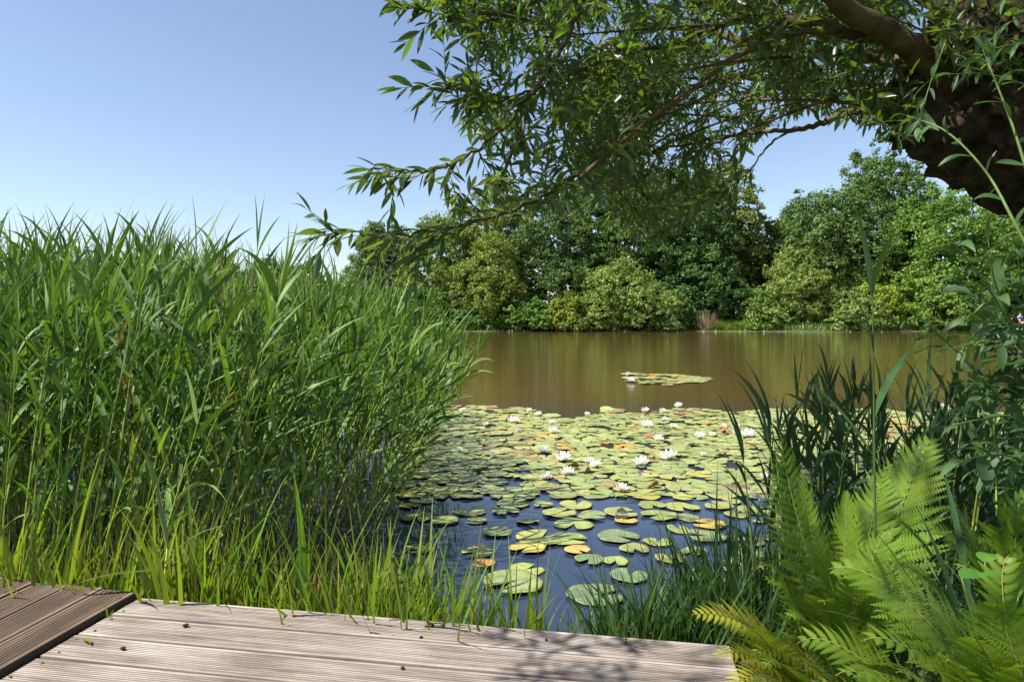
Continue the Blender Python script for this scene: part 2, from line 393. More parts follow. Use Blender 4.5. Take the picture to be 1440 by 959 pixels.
def screw_mesh():
    mb = MB(); a = np.arange(10) / 10 * 2 * PI
    r1 = np.stack([.0045 * np.cos(a), .0045 * np.sin(a), 0 * a + .0008], -1); r0 = np.stack([.005 * np.cos(a), .005 * np.sin(a), 0 * a - .002], -1)
    k = np.arange(10); k2 = (k + 1) % 10
    mb.add(np.vstack([r0, r1, [[0, 0, -.0006]]]), np.stack([k, k2, 10 + k2, 10 + k], -1), np.stack([10 + k, 10 + k2, np.full(10, 20)], -1))
    return mb.mesh('screw', M['screw'])
SCREW = screw_mesh()
DA = R(-10.0); DZ = .22
ux, uy = np.array([math.cos(DA), math.sin(DA)]), np.array([-math.sin(DA), math.cos(DA)])
corner = onz(196, 840, DZ)[:2]                       # far left corner of the pale deck
pale = empty('wooden_deck', (*corner, DZ), 'pale sun-bleached grooved wooden deck beside the reeds and ferns', 'deck')
pale.rotation_euler.z = DA
L = 2.08; W = .142; gap = .006
for k in range(11):
    o = link(bpy.data.objects.new('board', board_mesh(L, W, .028, 13, .0032, [M['pale_wood'], M['pale_groove']], 20 + k, 'board')), pale)
    o.location = (L / 2 + .004 + (k % 2) * .003 * math.sin(k * 3), -W / 2 - k * (W + gap), 0)
    for sx in (.035, .66):
        for sy in (-.042, .042):
            if sx > .5: continue
            s = link(bpy.data.objects.new('screw', SCREW), o); s.location = (-L / 2 + sx + .012 * math.sin(k * 2 + sy * 40), sy, .0005)
mb = MB()
for yy in (-.03, -.8, -1.55):
    b = np.array([[0, yy - .02, -.15], [L, yy - .02, -.15], [L, yy + .02, -.15], [0, yy + .02, -.15], [0, yy - .02, -.0285], [L, yy - .02, -.0285], [L, yy + .02, -.0285], [0, yy + .02, -.0285]])
    mb.add(b, [[3, 2, 1, 0], [4, 5, 6, 7], [0, 1, 5, 4], [1, 2, 6, 5], [2, 3, 7, 6], [3, 0, 4, 7]])
mb.build('joist', M['brown_wood'], pale, smooth=False)
for lx in (.05, L - .1):
    for yy in (-.03, -1.55):
        mb = MB(); tube(mb, [[lx, yy, -.6], [lx, yy, -.151]], .045, 10); mb.build('post', M['brown_wood'], pale)
brown = empty('wooden_deck', (corner[0] - .012, corner[1] + .005, DZ + .020), 'dark brown ridged wooden deck with boards running towards the reeds', 'deck')
brown.rotation_euler.z = DA + R(1.5)
Lb = 2.2
for k in range(16):
    o = link(bpy.data.objects.new('board', board_mesh(Lb, W, .028, 9, .0048, [M['brown_wood'], M['brown_groove']], 50 + k, 'board')), brown)
    o.rotation_euler.z = PI / 2
    o.location = (-W / 2 - k * (W + .007), -Lb / 2 + .004 * math.sin(k * 2.2) + k * .012, 0)
mb = MB()
for yy in (-.12, -.9, -1.7):
    b = np.array([[-2.38, yy - .025, -.12], [-.004, yy - .025, -.12], [-.004, yy + .025, -.12], [-2.38, yy + .025, -.12], [-2.38, yy - .025, -.0285], [-.004, yy - .025, -.0285], [-.004, yy + .025, -.0285], [-2.38, yy + .025, -.0285]])
    mb.add(b, [[3, 2, 1, 0], [4, 5, 6, 7], [0, 1, 5, 4], [1, 2, 6, 5], [2, 3, 7, 6], [3, 0, 4, 7]])
mb.build('joist', M['brown_wood'], brown, smooth=False)
for lx in (-2.2, -1.2, -.1):
    mb = MB(); tube(mb, [[lx, -.12, -.6], [lx, -.12, -.121]], .045, 10); mb.build('post', M['brown_wood'], brown)

# litter on the deck
def husk(px, py, r, label):
    mb = MB(); n = 14; a, b = np.meshgrid(np.linspace(0, 2 * PI, n, endpoint=False), np.linspace(.15, PI - .15, 8), indexing='ij')
    rr = r * (1 + .25 * np.sin(3 * a + b * 4) * np.sin(b))
    v = np.stack([rr * np.sin(b) * np.cos(a) * 1.25, rr * np.sin(b) * np.sin(a), rr * .75 * np.cos(b) + r * .7], -1)
    i, j = np.meshgrid(np.arange(n), np.arange(7), indexing='ij'); i2 = (i + 1) % n
    mb.add(v, np.stack([i * 8 + j, i * 8 + j + 1, i2 * 8 + j + 1, i2 * 8 + j], -1))
    o = mb.build('alder_husk', M['dropping']); o.location = onz(px, py, DZ + .0005); o.rotation_euler.z = px
    return tag(o, label, 'husk')
husk(261, 881, .0075, 'dark brown husk lying alone on the second pale board')
husk(173, 913, .0065, 'reddish brown husk close to the green fallen leaf on the deck')
husk(607, 880, .006, 'small dark husk on the board edge facing the pond')
husk(592, 897, .005, 'tiny brown speck of husk just below the dark one on the deck')
husk(566, 940, .005, 'tiny husk on the third pale board nearest the camera')
husk(768, 900, .004, 'tiny tan husk lying near the willow shadow on the deck')
def lying_leaf(px, py, ln, w, az, m, label, prof=(.1, .8, 1, .7, .05)):
    mb = MB(); ribbons(mb, [[0, 0, .004]], [[math.cos(az), math.sin(az), .25]], [[0, 0, -.5]], ln, w, prof, 6, fold=.35)
    o = mb.build('fallen_leaf', m); o.location = onz(px, py, DZ + .001); return tag(o, label, 'leaf')
lying_leaf(116, 900, .06, .016, R(-35), M['grass_leaf'], 'curled green fallen leaf lying on the pale deck')
lying_leaf(1045 - 132, 893, .016, .012, R(20), M['dead_leaf'], 'small yellow leaf lying on the shaded deck boards')
mb = MB(); ribbons(mb, [[0, 0, 0], [.006, 0, 0], [-.004, 0, 0]], [[-.25, .1, 1], [.25, .1, 1], [.1, -.2, .8]], [[0, 0, -.2], [.3, 0, -.3], [0, -.2, -.6]], [.055, .03, .035], [.007, .006, .005], (.8, 1, .7, .05), 5, side=np.array([1., 0, 0]))
o = mb.build('grass_sprout', M['grass_leaf']); o.location = onz(152, 868, DZ - .002); tag(o, 'small green grass sprout growing in the gap between the two decks', 'grass')

# ------------------------------------------------------------------ reeds
REED_PROF = (.35, .8, 1, .95, .8, .55, .28, .03)
def reed_arrays(H, nleaf, lean, wind, lw=1.0, first=.28, top_spike=True, az0=None, short=1.0):
    """stem MB and leaf MB of one reed standing on the origin"""
    st, lf = MB(), MB()
    la = rng.uniform(0, 2 * PI) if az0 is None else az0
    k = np.linspace(0, 1, 9)
    path = np.stack([H * lean * math.cos(la) * k ** 1.8, H * lean * math.sin(la) * k ** 1.8, H * k - .12 * (k == 0)], -1)
    tube(st, path, np.interp(k, [0, .6, 1], [.0044, .0036, .0015]), 5, cap=False)
    rank = rng.uniform(0, 2 * PI)
    P0, D0, B, LL, WW, TW = [], [], [], [], [], []
    for i in range(nleaf):
        f = first + (1 - first) * (i + rng.uniform(-.3, .3)) / (nleaf - .7); f = min(max(f, .05), .99)
        p = np.array([np.interp(f, k, path[:, c]) for c in range(3)])
        az = rank + PI * i + rng.normal(0, .55)
        d = np.array([math.cos(az), math.sin(az), 0]) + np.array([wind, .0, 0])
        d = d / max(np.linalg.norm(d), .3)
        el = R(rng.uniform(52, 80) + 6 * (f > .85))
        D0.append(np.array([d[0] * math.cos(el), d[1] * math.cos(el), math.sin(el)]))
        ln = rng.uniform(.28, .47) * short * (1 - .25 * abs(f - .6)) * (.75 if f < .4 else 1)
        droop = rng.choice([.25, .5, .9, 1.6], p=[.48, .3, .14, .08])
        B.append(np.array([d[0] * .35 + wind * .5, d[1] * .35, -droop]))
        P0.append(p); LL.append(ln); WW.append(rng.uniform(.017, .031) * lw); TW.append(rng.normal(0, .6))
    if top_spike:
        for s in range(2):
            P0.append(path[-1] - [0, 0, .03 * s]); az = rng.uniform(0, 6.28)
            D0.append(np.array([.16 * math.cos(az) + wind * .25, .16 * math.sin(az), 1])); B.append(np.array([.3 * math.cos(az) + wind * .5, .3 * math.sin(az), -.25 * s]))
            LL.append(rng.uniform(.24, .46) * short); WW.append(.013 * lw); TW.append(0)
    P0 = np.array(P0); D0 = np.array(D0)
    side = norm(np.cross(D0, np.array([0, 0, 1.0])) + rng.normal(0, .35, size=D0.shape))
    ribbons(lf, P0, D0, np.array(B), np.array(LL), np.array(WW), REED_PROF, 7, side=side, fold=.22, twist=np.array(TW))
    return st, lf
VAR = [reed_arrays(1.0 * rng.uniform(.95, 1.05) * 1.6, int(rng.integers(9, 14)), .8 * rng.uniform(.03, .12), rng.uniform(-.15, .35)) for _ in range(22)]
VARM = [(s.mesh('stem', M['reed_stem']), l.mesh('leaves', M['reed_leaf'])) for s, l in VAR]

def reed_height(x, d):
    e = -0.75 - x                                     # metres inside the right edge of the bed
    px = 720 + 960 * x / d
    top = np.interp(px, [-80, 60, 200, 300, 380, 460, 520, 580, 640], [322, 322, 316, 330, 352, 372, 395, 425, 470]) 
    z = CAM_H - (top - 446) / 960 * np.minimum(d, 5.2)
    return z
spots = []
def bed_right(d): return -.80 - .06 * np.abs(d - 5) - .6 * np.clip(3.9 - d, 0, 1.2)
for _ in range(60000):
    d = 2.62 + 6.0 * rng.random() ** 1.25; x = rng.uniform(-.95 * d - 1.5, -.45)
    if d < 2.62 - .12 * x + .05 * rng.random(): continue
    if x > bed_right(d) + rng.normal(0, .05): continue
    # local spacing grows with depth
    spots.append((x, d))
    if len(spots) > 9000: break
keep = []
cell = {}
for x, d in spots:
    r = np.interp(d, [2.6, 4, 6, 9], [.062, .078, .105, .14]); key = (int(x / .16), int(d / .16)); ok = True
    for a in (-1, 0, 1):
        for b in (-1, 0, 1):
            for (u, w) in cell.get((key[0] + a, key[1] + b), ()):
                if (u - x) ** 2 + (w - d) ** 2 < r * r: ok = False
    if ok: cell.setdefault(key, []).append((x, d)); keep.append((x, d))
keep.sort(key=lambda s: s[1] + .1 * s[0] + 9 * (720 + 960 * s[0] / s[1] < -25))
def reed_pose(x, d):
    h = float(reed_height(x, d)) * rng.uniform(.78, 1.04) - (.12 if rng.random() < .3 else 0) + (.12 * rng.random() if rng.random() < .1 else 0)
    e = bed_right(d) - x
    lean = .36 * math.exp(-max(e, 0) / .38) + rng.normal(0, .035) + .03
    return max(h - .22, .5) / 1.6, lean, rng.normal(0, .5), rng.normal(0, .05)
n_front = min(292, len(keep))
for i, (x, d) in enumerate(keep[:n_front]):
    s, lean, rz, rx = reed_pose(x, d); v = i % len(VARM)
    px = 720 + 960 * x / d
    if px < 185: lab, grp = 'tall green reed in the front rows of the bed behind the dark brown deck', 'front reeds behind the brown deck'
    elif x > bed_right(d) - .25: lab, grp = 'green reed leaning out over the water at the pond edge of the reed bed', 'reeds leaning over the pond'
    else: lab, grp = 'tall green reed in the sunlit front rows of the bed behind the pale deck', 'front reeds behind the pale deck'
    root = empty('reed', (x, d, float(ground_z(np.array(x), np.array(d))) * .3 - .02), lab, 'reed', grp)
    for nm, me in zip(('stem', 'leaves'), VARM[v]): link(bpy.data.objects.new(nm, me), root)
    root.rotation_euler = (rx, lean, rz * .6); root.scale = (min(1.1, .35 + .65 * s), min(1.1, .35 + .65 * s), s)
# the rest of the bed as one mass
mb = MB()
for (x, d) in keep[n_front:]:
    s, lean, rz, rx = reed_pose(x, d); v = int(rng.integers(len(VAR)))
    Mx = np.array(Euler((rx, lean, rz * .6)).to_matrix()) @ np.diag([min(1.1, .35 + .65 * s), min(1.1, .35 + .65 * s), s])
    for k, part in enumerate(VAR[v]):
        vv, q, t, _, _ = part.arrays(); mb.add(vv @ Mx.T + np.array([x, d, -.03]), q, t, mat=k)
tag(mb.build('reeds', [M['reed_stem'], M['reed_leaf']]), 'dense mass of green reeds filling the bed behind the front rows', 'reeds', kind='stuff')
print('reeds', len(keep))

def special_reed(x, d, H, nleaf, leafm, stemm, lab, lean=.05, az0=0., lw=1., short=1., wind=.3, first=.3, tilt=0, top=True):
    st, lf = reed_arrays(H, nleaf, lean, wind, lw, first, top, az0, short)
    root = empty('reed', (x, d, -.02), lab, 'reed')
    st.build('stem', stemm, root); lf.build('leaves', leafm, root); root.rotation_euler.y = tilt
    return root
p = onz(296, 835, .05)
special_reed(p[0] - .04, p[1] + .12, 1.42, 3, M['dead_leaf'], M['dead_leaf'], 'dead reed with orange tan stalk and yellowed leaves among the green reeds', .03, 0., .6, .6, .2, .6)
special_reed(p[0] + .06, p[1] + .12, 1.36, 2, M['dead_leaf'], M['straw'], 'second withered tan reed just beside the orange dead one', .05, 0., .5, .6, .3, .7)
special_reed(-1.62, 2.95, 1.15, 4, M['dead_leaf'], M['straw'], 'thin bare reddish reed stalk behind the brown deck', .12, 2.6, .7, .5, .2, .6)
# a broad leaf bending down onto the brown deck
root = empty('reed', (-1.31, 2.535, -.02), 'short reed whose broad grey-green leaf bends over the brown deck edge', 'reed')
st, lf = MB(), MB(); tube(st, [[0, 0, 0], [.01, 0, .2], [.03, 0, .42]], .003, 5)
ribbons(lf, [[0, 0, .33]], [[-1, -.22, .12]], [[-.4, -.12, -.62]], .30, .034, (.5, 1, 1, .8, .5, .05), 9, side=np.array([.15, -1, .5]), fold=.15)
ribbons(lf, [[.02, 0, .36], [.03, 0, .42]], [[.7, 0, .8], [-.3, .2, 1]], [[.5, 0, -.6], [0, .2, -.2]], .28, .02, REED_PROF, 7)
st.build('stem', M['reed_stem'], root); lf.build('leaves', leaf_mat('grey_green_reed_leaf', (.17, .24, .12), trans=.25, var=.1), root)

# ------------------------------------------------------------------ bank grass
GP = (.75, 1, .9, .65, .3, .02)
def tuft_arrays(n, h, spread, w, lean=.35, straw=.15):
    mb = MB(); a = rng.uniform(0, 2 * PI, n); r = spread * np.sqrt(rng.random(n))
    P = np.stack([r * np.cos(a), r * np.sin(a), np.full(n, -.05)], -1)
    a2 = a + rng.normal(0, .8, n); l = np.abs(rng.normal(0, lean, n))
    D = np.stack([l * np.cos(a2), l * np.sin(a2), np.ones(n)], -1)
    B = np.stack([.55 * np.cos(a2), .55 * np.sin(a2), -rng.uniform(0, .7, n)], -1) * rng.uniform(.2, 1.1, n)[:, None]
    H = h * rng.uniform(.45, 1.0, n)
    az = rng.uniform(0, PI, n); side = np.stack([np.cos(az), np.sin(az), 0 * az], -1)
    ns = int(n * straw)
    for sl, mt in ((slice(0, n - ns), 0), (slice(n - ns, n), 1)):
        if P[sl].shape[0]: ribbons(mb, P[sl], D[sl], B[sl], H[sl] * (1 if mt == 0 else .55), w * rng.uniform(.7, 1.2, len(P[sl])), GP, 6, side=side[sl], fold=.2, mat=mt)
    return mb
M['grass_shade'] = leaf_mat('shaded_bank_grass_leaf', (.06, .125, .035), trans=.36, tcol=(1.5, 1.6, .5), var=.3, hue=.03)  # bank grass again, its colour darkened for the shaded side
T_sun = [tuft_arrays(13, .56, .11, .0165, .20).mesh('grass_tuft', [M['grass_leaf'], M['straw']]) for _ in range(6)]
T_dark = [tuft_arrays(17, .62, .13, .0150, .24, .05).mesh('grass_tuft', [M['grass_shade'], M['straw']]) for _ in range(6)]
def tuft(me, x, d, s, lab, grp):
    o = link(bpy.data.objects.new('grass_tuft', me)); o.location = (x, d, max(-.02, float(ground_z(np.array(x), np.array(d))) * .6)); o.rotation_euler.z = rng.uniform(0, 6); o.scale = (s, s, s * rng.uniform(.9, 1.1))
    return tag(o, lab, 'grass', grp)
k = 0
for px in np.arange(150, 860, 13.0):
    for row in range(2):
        yb = 838 + (px - 196) * .0805
        base = onz(px, max(yb, 838), DZ); d = base[1] + .06 + .13 * row + rng.uniform(0, .06)
        if px > 560 and row == 1 and rng.random() < .5: continue
        if px > 680 and rng.random() < .35: continue
        x = (px - 720) / 960 * d + rng.normal(0, .02)
        if px < 540 and rng.random() < .85: continue
        if px > 690 and rng.random() < .45: continue
        if px < 540: lab, grp, s = 'bright green grass tuft at the foot of the reeds along the pale deck', 'grass tufts under the reeds', rng.uniform(.7, 1.0)
        else: lab, grp, s = 'sunlit green grass tuft between the pale deck edge and the open water', 'grass tufts beside open water', rng.uniform(.72, 1.2) if px < 690 else rng.uniform(.5, 1.0)
        tuft(T_sun[k % 6], x, d, s, lab, grp); k += 1
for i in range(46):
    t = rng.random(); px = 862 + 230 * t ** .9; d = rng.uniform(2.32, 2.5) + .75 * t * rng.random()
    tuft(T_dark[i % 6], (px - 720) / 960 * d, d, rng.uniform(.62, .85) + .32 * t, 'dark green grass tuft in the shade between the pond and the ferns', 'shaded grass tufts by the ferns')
YOUNG = [tuft_arrays(9, .62, .11, .017, .16, .12).mesh('grass_tuft', [M['grass_leaf'], M['straw']]) for _ in range(6)]
for i in range(62):
    px = rng.uniform(-10, 600); yb = max(838 + (px - 196) * .0805, 832); d = onz(px, yb, DZ)[1] + .07 + .5 * rng.random() ** 1.5
    tuft(YOUNG[i % 6], (px - 720) / 960 * d, d, rng.uniform(.7, 1.25), 'young bright green shoots standing among the reed stalks by the decks', 'young shoots among the reed stalks')
# thin straw and short shoots along the foot of the reeds
mb = MB(); n = 2600
x = rng.uniform(-4.2, -.55, n); d = 2.55 - .12 * x + .03 + .5 * rng.random(n) ** 1.4
P = np.stack([x, d, np.full(n, -.05)], -1); a = rng.uniform(0, 6.28, n)
D = np.stack([.22 * np.cos(a), .22 * np.sin(a), np.ones(n)], -1); B = np.stack([.3 * np.cos(a), .3 * np.sin(a), -.2 + 0 * a], -1)
side = np.stack([np.cos(a + 1), np.sin(a + 1), 0 * a], -1)
H = rng.uniform(.10, .34, n)
ribbons(mb, P[:700], D[:700], B[:700], H[:700], .009, GP, 4, side=side[:700], mat=0)
ribbons(mb, P[1500:], D[1500:], B[1500:], H[1500:] * 1.1, .006, (1, .9, .8, .6, .1), 4, side=side[1500:], mat=1)
tag(mb.build('grass', [M['grass_leaf'], M['straw']]), 'low grass and tan straw at the foot of the reeds', 'grass', kind='stuff')

# ------------------------------------------------------------------ water lilies
def pad_mesh(seed, curl=0.0):
    rs = np.random.default_rng(seed); nr, na = 5, 30; mb = MB()
    notch = R(rs.uniform(8, 20)); a = np.linspace(notch, 2 * PI - notch, na)
    rad = 1 + .03 * np.sin(3 * a + rs.uniform(0, 6)) + .02 * np.sin(7 * a + rs.uniform(0, 6)) - .08 * np.exp(-((a - notch) / .25) ** 2) - .08 * np.exp(-((2 * PI - notch - a) / .25) ** 2)
    rr = np.array([.05, .35, .65, .88, 1.0])
    v = np.zeros((nr, na, 3)); v[:, :, 0] = rr[:, None] * (rad * np.cos(a))[None]; v[:, :, 1] = rr[:, None] * (rad * np.sin(a))[None]
    v[:, :, 2] = (rr ** 3)[:, None] * (.022 * np.sin(2 * a + rs.uniform(0, 6)) + .018 * np.sin(5 * a + rs.uniform(0, 6)) + .02)[None]
    if curl:
        u = np.clip(.3 - v[:, :, 0], 0, 2); v[:, :, 2] += curl * u ** 1.7; v[:, :, 0] += .45 * curl * u ** 1.7; v[:, :, 1] *= 1 - .3 * u / 1.3
    i, j = np.meshgrid(np.arange(nr - 1), np.arange(na - 1), indexing='ij')
    top = v.reshape(-1, 3); n = len(top); th = .006
    e = np.arange(na - 1); rim = (nr - 1) * na
    bot = top.copy(); bot[:, 2] -= th
    q1 = np.stack([i * na + j, (i + 1) * na + j, (i + 1) * na + j + 1, i * na + j + 1], -1).reshape(-1, 4)
    mb.add(np.vstack([top, bot]), np.vstack([q1, q1[:, ::-1] + n, np.stack([rim + e, rim + e + n, rim + e + 1 + n, rim + e + 1], -1)]))
    return mb
PADS = [pad_mesh(100 + i) for i in range(10)]; PADM = [p.mesh('lily_pad', M['pad']) for p in PADS]
CURL = [pad_mesh(200 + i, .45 + .15 * i).mesh('lily_pad', M['pad']) for i in range(4)]
GREENS = [(.235, .275, .085), (.215, .265, .09), (.28, .295, .09), (.20, .25, .105), (.26, .27, .10)]
ODD = [(.40, .24, .05), (.42, .30, .06), (.22, .12, .07), (.17, .09, .06), (.32, .22, .10), (.36, .34, .08), (.34, .33, .10)]
pads = []
def pad_density(px, py):
    """how thickly the pads lie, by place on the pond"""
    if py < 700:
        lim = 574 + (4 if px > 700 else -6) + 3 * math.sin(px * .05)
        if 780 < px < 850: lim += 9
        if py < lim: return 0
        if px < 700 and py > 690: return .35
        if 650 < px < 745 and 655 < py < 690: return .45
        return 1.0
    if py < 735: return .30 if px < 700 else .55 if px < 860 else .7
    if py < 790: return .06 if px < 870 else .22
    return .04
cell = {}
tries = 0
while len(pads) < 1400 and tries < 90000:
    tries += 1
    d = rng.uniform(3.05, 9.6); x = rng.uniform(-1.6, .80 * d)
    px, py = 720 + 960 * x / d, 446 + CAM_H * 960 / d
    if px < 560 or px > 1500: continue
    if d < near_shore(np.array(x)) + .35 or x > 1.2 + .9 * (d - 2.8): continue
    if rng.random() > pad_density(px, py): continue
    r = rng.uniform(.066, .122); mind = .50 if py < 700 else .9
    ok = True; key = (int(x // .3), int(d // .3))
    for a in (-1, 0, 1):
        for b in (-1, 0, 1):
            for (u, w, r2) in cell.get((key[0] + a, key[1] + b), ()):
                if (u - x) ** 2 + (w - d) ** 2 < (mind * (r + r2)) ** 2 * .92: ok = False
    if not ok: continue
    cell.setdefault(key, []).append((x, d, r)); pads.append((x, d, r, px, py))
print('pads', len(pads), tries)
# the pads one can point at on the open water near the deck: px, py, radius, colour, label
NEAR = [(762, 757, .150, (.27, .30, .085), 'large green lily pad in the cluster with yellow rims on blue water'),
        (800, 760, .115, (.24, .30, .085), 'green lily pad overlapping the large one of the yellow-rimmed cluster'),
        (742, 772, .10, (.42, .36, .07), 'yellowing lily pad at the lower rim of the cluster on blue water'),
        (812, 776, .07, (.55, .32, .09), 'small orange and pink lily pad lying alone on blue water'),
        (807, 738, .12, (.25, .31, .10), 'green lily pad split like a heart above the small orange pad'),
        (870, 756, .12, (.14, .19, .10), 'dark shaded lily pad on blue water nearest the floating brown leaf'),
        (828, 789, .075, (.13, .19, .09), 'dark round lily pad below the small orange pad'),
        (722, 822, .14, (.22, .27, .11), 'wide dull green lily pad between the grass blades and the deck'),
        (740, 802, .09, (.27, .31, .09), 'green lily pad just above the wide dull one near the deck'),
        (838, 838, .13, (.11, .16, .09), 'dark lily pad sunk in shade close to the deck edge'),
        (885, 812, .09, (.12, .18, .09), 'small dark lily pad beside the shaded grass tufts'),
        (680, 795, .06, (.40, .16, .06), 'small reddish lily pad among the sunlit grass blades')]
NEAR_Z = .007
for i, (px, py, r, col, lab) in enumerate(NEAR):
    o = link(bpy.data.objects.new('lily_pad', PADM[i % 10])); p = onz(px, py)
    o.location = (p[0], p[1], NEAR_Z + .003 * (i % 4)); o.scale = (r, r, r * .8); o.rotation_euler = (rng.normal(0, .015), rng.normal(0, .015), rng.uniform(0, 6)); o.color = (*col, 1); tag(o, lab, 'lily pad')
pads = [p for p in pads if all((p[0] - onz(a, b)[0]) ** 2 + (p[1] - onz(a, b)[1]) ** 2 > (p[2] + r) ** 2 * .8 for a, b, r, _, _ in NEAR)]
pads.sort(key=lambda p: p[1])
def pad_z(i): return .006 + .009 * ((i * 7919) % 13) / 13
stuff = MB()
for i, (x, d, r, px, py) in enumerate(pads):
    odd = rng.random() < (.085 if py < 690 else .03)
    sg = .016 if rng.random() > .14 else .07
    tl = (rng.normal(0, sg), rng.normal(0, sg), rng.uniform(0, 6.28))
    if i < 284:
        o = link(bpy.data.objects.new('lily_pad', PADM[int(rng.integers(10))])); o.location = (x, d, pad_z(i)); o.scale = (r, r, r); o.rotation_euler = tl
        col = ODD[int(rng.integers(len(ODD)))] if odd else GREENS[int(rng.integers(len(GREENS)))]
        o.color = (*(np.array(col) * rng.uniform(.85, 1.12)), 1)
        if odd: lab, grp = 'yellow, orange or rusty lily pad lying among green ones in the mat', 'discoloured lily pads'
        elif py > 690: lab, grp = 'green lily pad at the loose shaded edge of the mat nearest the deck', 'lily pads at the near edge'
        elif px < 800: lab, grp = 'green lily pad packed in the sunlit mat on the reed side', 'lily pads on the reed side'
        elif px < 1090: lab, grp = 'green lily pad packed in the sunlit mat towards the fern bank', 'lily pads towards the fern bank'
        else: lab, grp = 'green lily pad glimpsed behind the waterside plants on the fern bank', 'lily pads behind the waterside plants'
        tag(o, lab, 'lily pad', grp)
    else:
        Mx = np.array(Euler(tl).to_matrix()) * r; vv, q, t, _, _ = PADS[i % 10].arrays()
        stuff.add(vv @ Mx.T + np.array([x, d, pad_z(i)]), q, t, mat=(1 + int(rng.integers(2))) if odd else 0)
# the small raft farther out, and the thin line of pads along the far bank
for i in range(64):
    px = rng.uniform(884, 998); yc = 528 + (px - 884) * .03 + 4 * math.sin((px - 880) * .027) ; half = 8 * (1 - abs((px - 925) / 85) ** 1.4) if px < 1000 else 1
    p = onz(px, yc + 2 + rng.uniform(-1, 1) * max(half, 1.2)); r = rng.uniform(.12, .2)
    Mx = np.array(Euler((rng.normal(0, .02), rng.normal(0, .02), rng.uniform(0, 6))).to_matrix()) * r; vv, q, t, _, _ = PADS[i % 10].arrays()
    stuff.add(vv @ Mx.T + np.array([p[0], p[1], .012 + .0006 * (i % 17)]), q, t, mat=0 if rng.random() < .93 else 1)
for i in range(420):
    x = rng.uniform(-8, 40); y = far_shore(np.array(x)) - rng.uniform(.5, 1.1); r = rng.uniform(.12, .2)
    vv, q, t, _, _ = PADS[i % 10].arrays(); Mx = np.array(Euler((0, 0, rng.uniform(0, 6))).to_matrix()) * r
    stuff.add(vv @ Mx.T + np.array([x, float(y), .012 + .0006 * (i % 17)]), q, t, mat=0)
m2 = M['pad'].copy(); m2.name = 'lily_pad_orange'
m3 = M['pad'].copy(); m3.name = 'lily_pad_rust'
for m, col in ((m2, (.45, .25, .05, 1)), (m3, (.32, .13, .07, 1))):
    nt = m.node_tree; oi = [n for n in nt.nodes if n.bl_idname == 'ShaderNodeObjectInfo'][0]
    rgb = nt.nodes.new('ShaderNodeRGB'); rgb.outputs[0].default_value = col
    for l in list(nt.links):
        if l.from_node == oi: nt.links.new(rgb.outputs[0], l.to_socket)
o = stuff.build('lily_pads', [M['pad'], m2, m3]); o.color = (.27, .30, .10, 1)
tag(o, 'far edge of the lily mat with a loose raft of pads farther out', 'lily pads', kind='stuff')
# leaves standing up out of the mat
CU = [(872, 632, (.5, .30, .18), 'upturned pale copper lily leaf between two white flowers'), (790, 638, (.42, .22, .14), 'small upturned copper lily leaf left of the flower pair'),
      (806, 657, (.25, .10, .06), 'dark rust lily leaf standing curled behind the row of flowers'), (826, 664, (.30, .14, .07), 'narrow curled brown lily leaf beside two white flowers'),
      (788, 646, (.33, .15, .10), None), (919, 684, (.38, .17, .09), 'tall folded rust-brown lily leaf standing near the lowest white flower'),
      (921, 646, (.40, .22, .15), 'pinkish upturned lily leaf beside the widest white flower'), (716, 590, (.35, .12, .09), 'dark red lily leaf raised at the far side of the mat'),
      (1017, 599, (.45, .25, .17), 'tan upturned lily leaf near the far right flowers'), (910, 581, (.40, .2, .13), 'upturned red-brown leaf at the far rim of the mat'),
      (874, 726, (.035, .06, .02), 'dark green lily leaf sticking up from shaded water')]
for i, (px, py, col, lab) in enumerate(CU):
    if lab is None: continue
    o = link(bpy.data.objects.new('lily_pad', CURL[i % 4])); p = onz(px, py + 4); s = .034 + .010 * (i % 3); o.location = (p[0], p[1], .02); o.scale = (s, s, s)
    o.rotation_euler = (rng.normal(0, .15), rng.normal(0, .15), rng.uniform(0, 6)); o.color = (*(.7 * np.array(col)), 1); tag(o, lab, 'lily leaf')
# a dark leaf floating on the water
mb = MB(); ribbons(mb, [[0, 0, .006]], [[1, -.35, .1]], [[0, 0, -.25]], .11, .03, (.15, .8, 1, .7, .1), 6, side=np.array([.3, 1, 0]), fold=.3)
o = mb.build('fallen_leaf', M['dropping']); o.location = onz(888, 764); tag(o, 'dark brown leaf floating on blue water beside a shaded lily pad', 'leaf')

# flowers
def flower_parts(openness, seed):
    rs = np.random.default_rng(seed); pet, sta = MB(), MB()
    for ring, (n, el, ln, w) in enumerate(((8, 20, 1.0, .44), (8, 42, .92, .40), (6, 62, .72, .32))):
        el = el + (1 - openness) * 32
        a = np.arange(n) / n * 2 * PI + ring * .4 + rs.normal(0, .06, n); e = R(1) * (el + rs.normal(0, 5, n))
        D = np.stack([np.cos(a) * np.cos(e), np.sin(a) * np.cos(e), np.sin(e)], -1)
        P = np.stack([.10 * np.cos(a), .10 * np.sin(a), .06 + .02 * ring + 0 * a], -1)
        ribbons(pet, P, D, np.stack([0 * a, 0 * a, .45 + 0 * a], -1), ln * rs.uniform(.9, 1.05, n), w, (.35, .8, 1, .85, .5, .04), 6, side=np.stack([-np.sin(a), np.cos(a), 0 * a], -1), fold=.45)
    n = 26; a = rs.uniform(0, 6.28, n); e = rs.uniform(.7, 1.4, n)
    ribbons(sta, np.stack([.05 * np.cos(a), .05 * np.sin(a), .08 + 0 * a], -1), np.stack([np.cos(a) * np.cos(e), np.sin(a) * np.cos(e), np.sin(e)], -1), np.zeros((n, 3)), .36, .05, (1, .9, .8, .5), 3)
    return pet.mesh('petals', M['petal']), sta.mesh('stamens', M['stamen'])
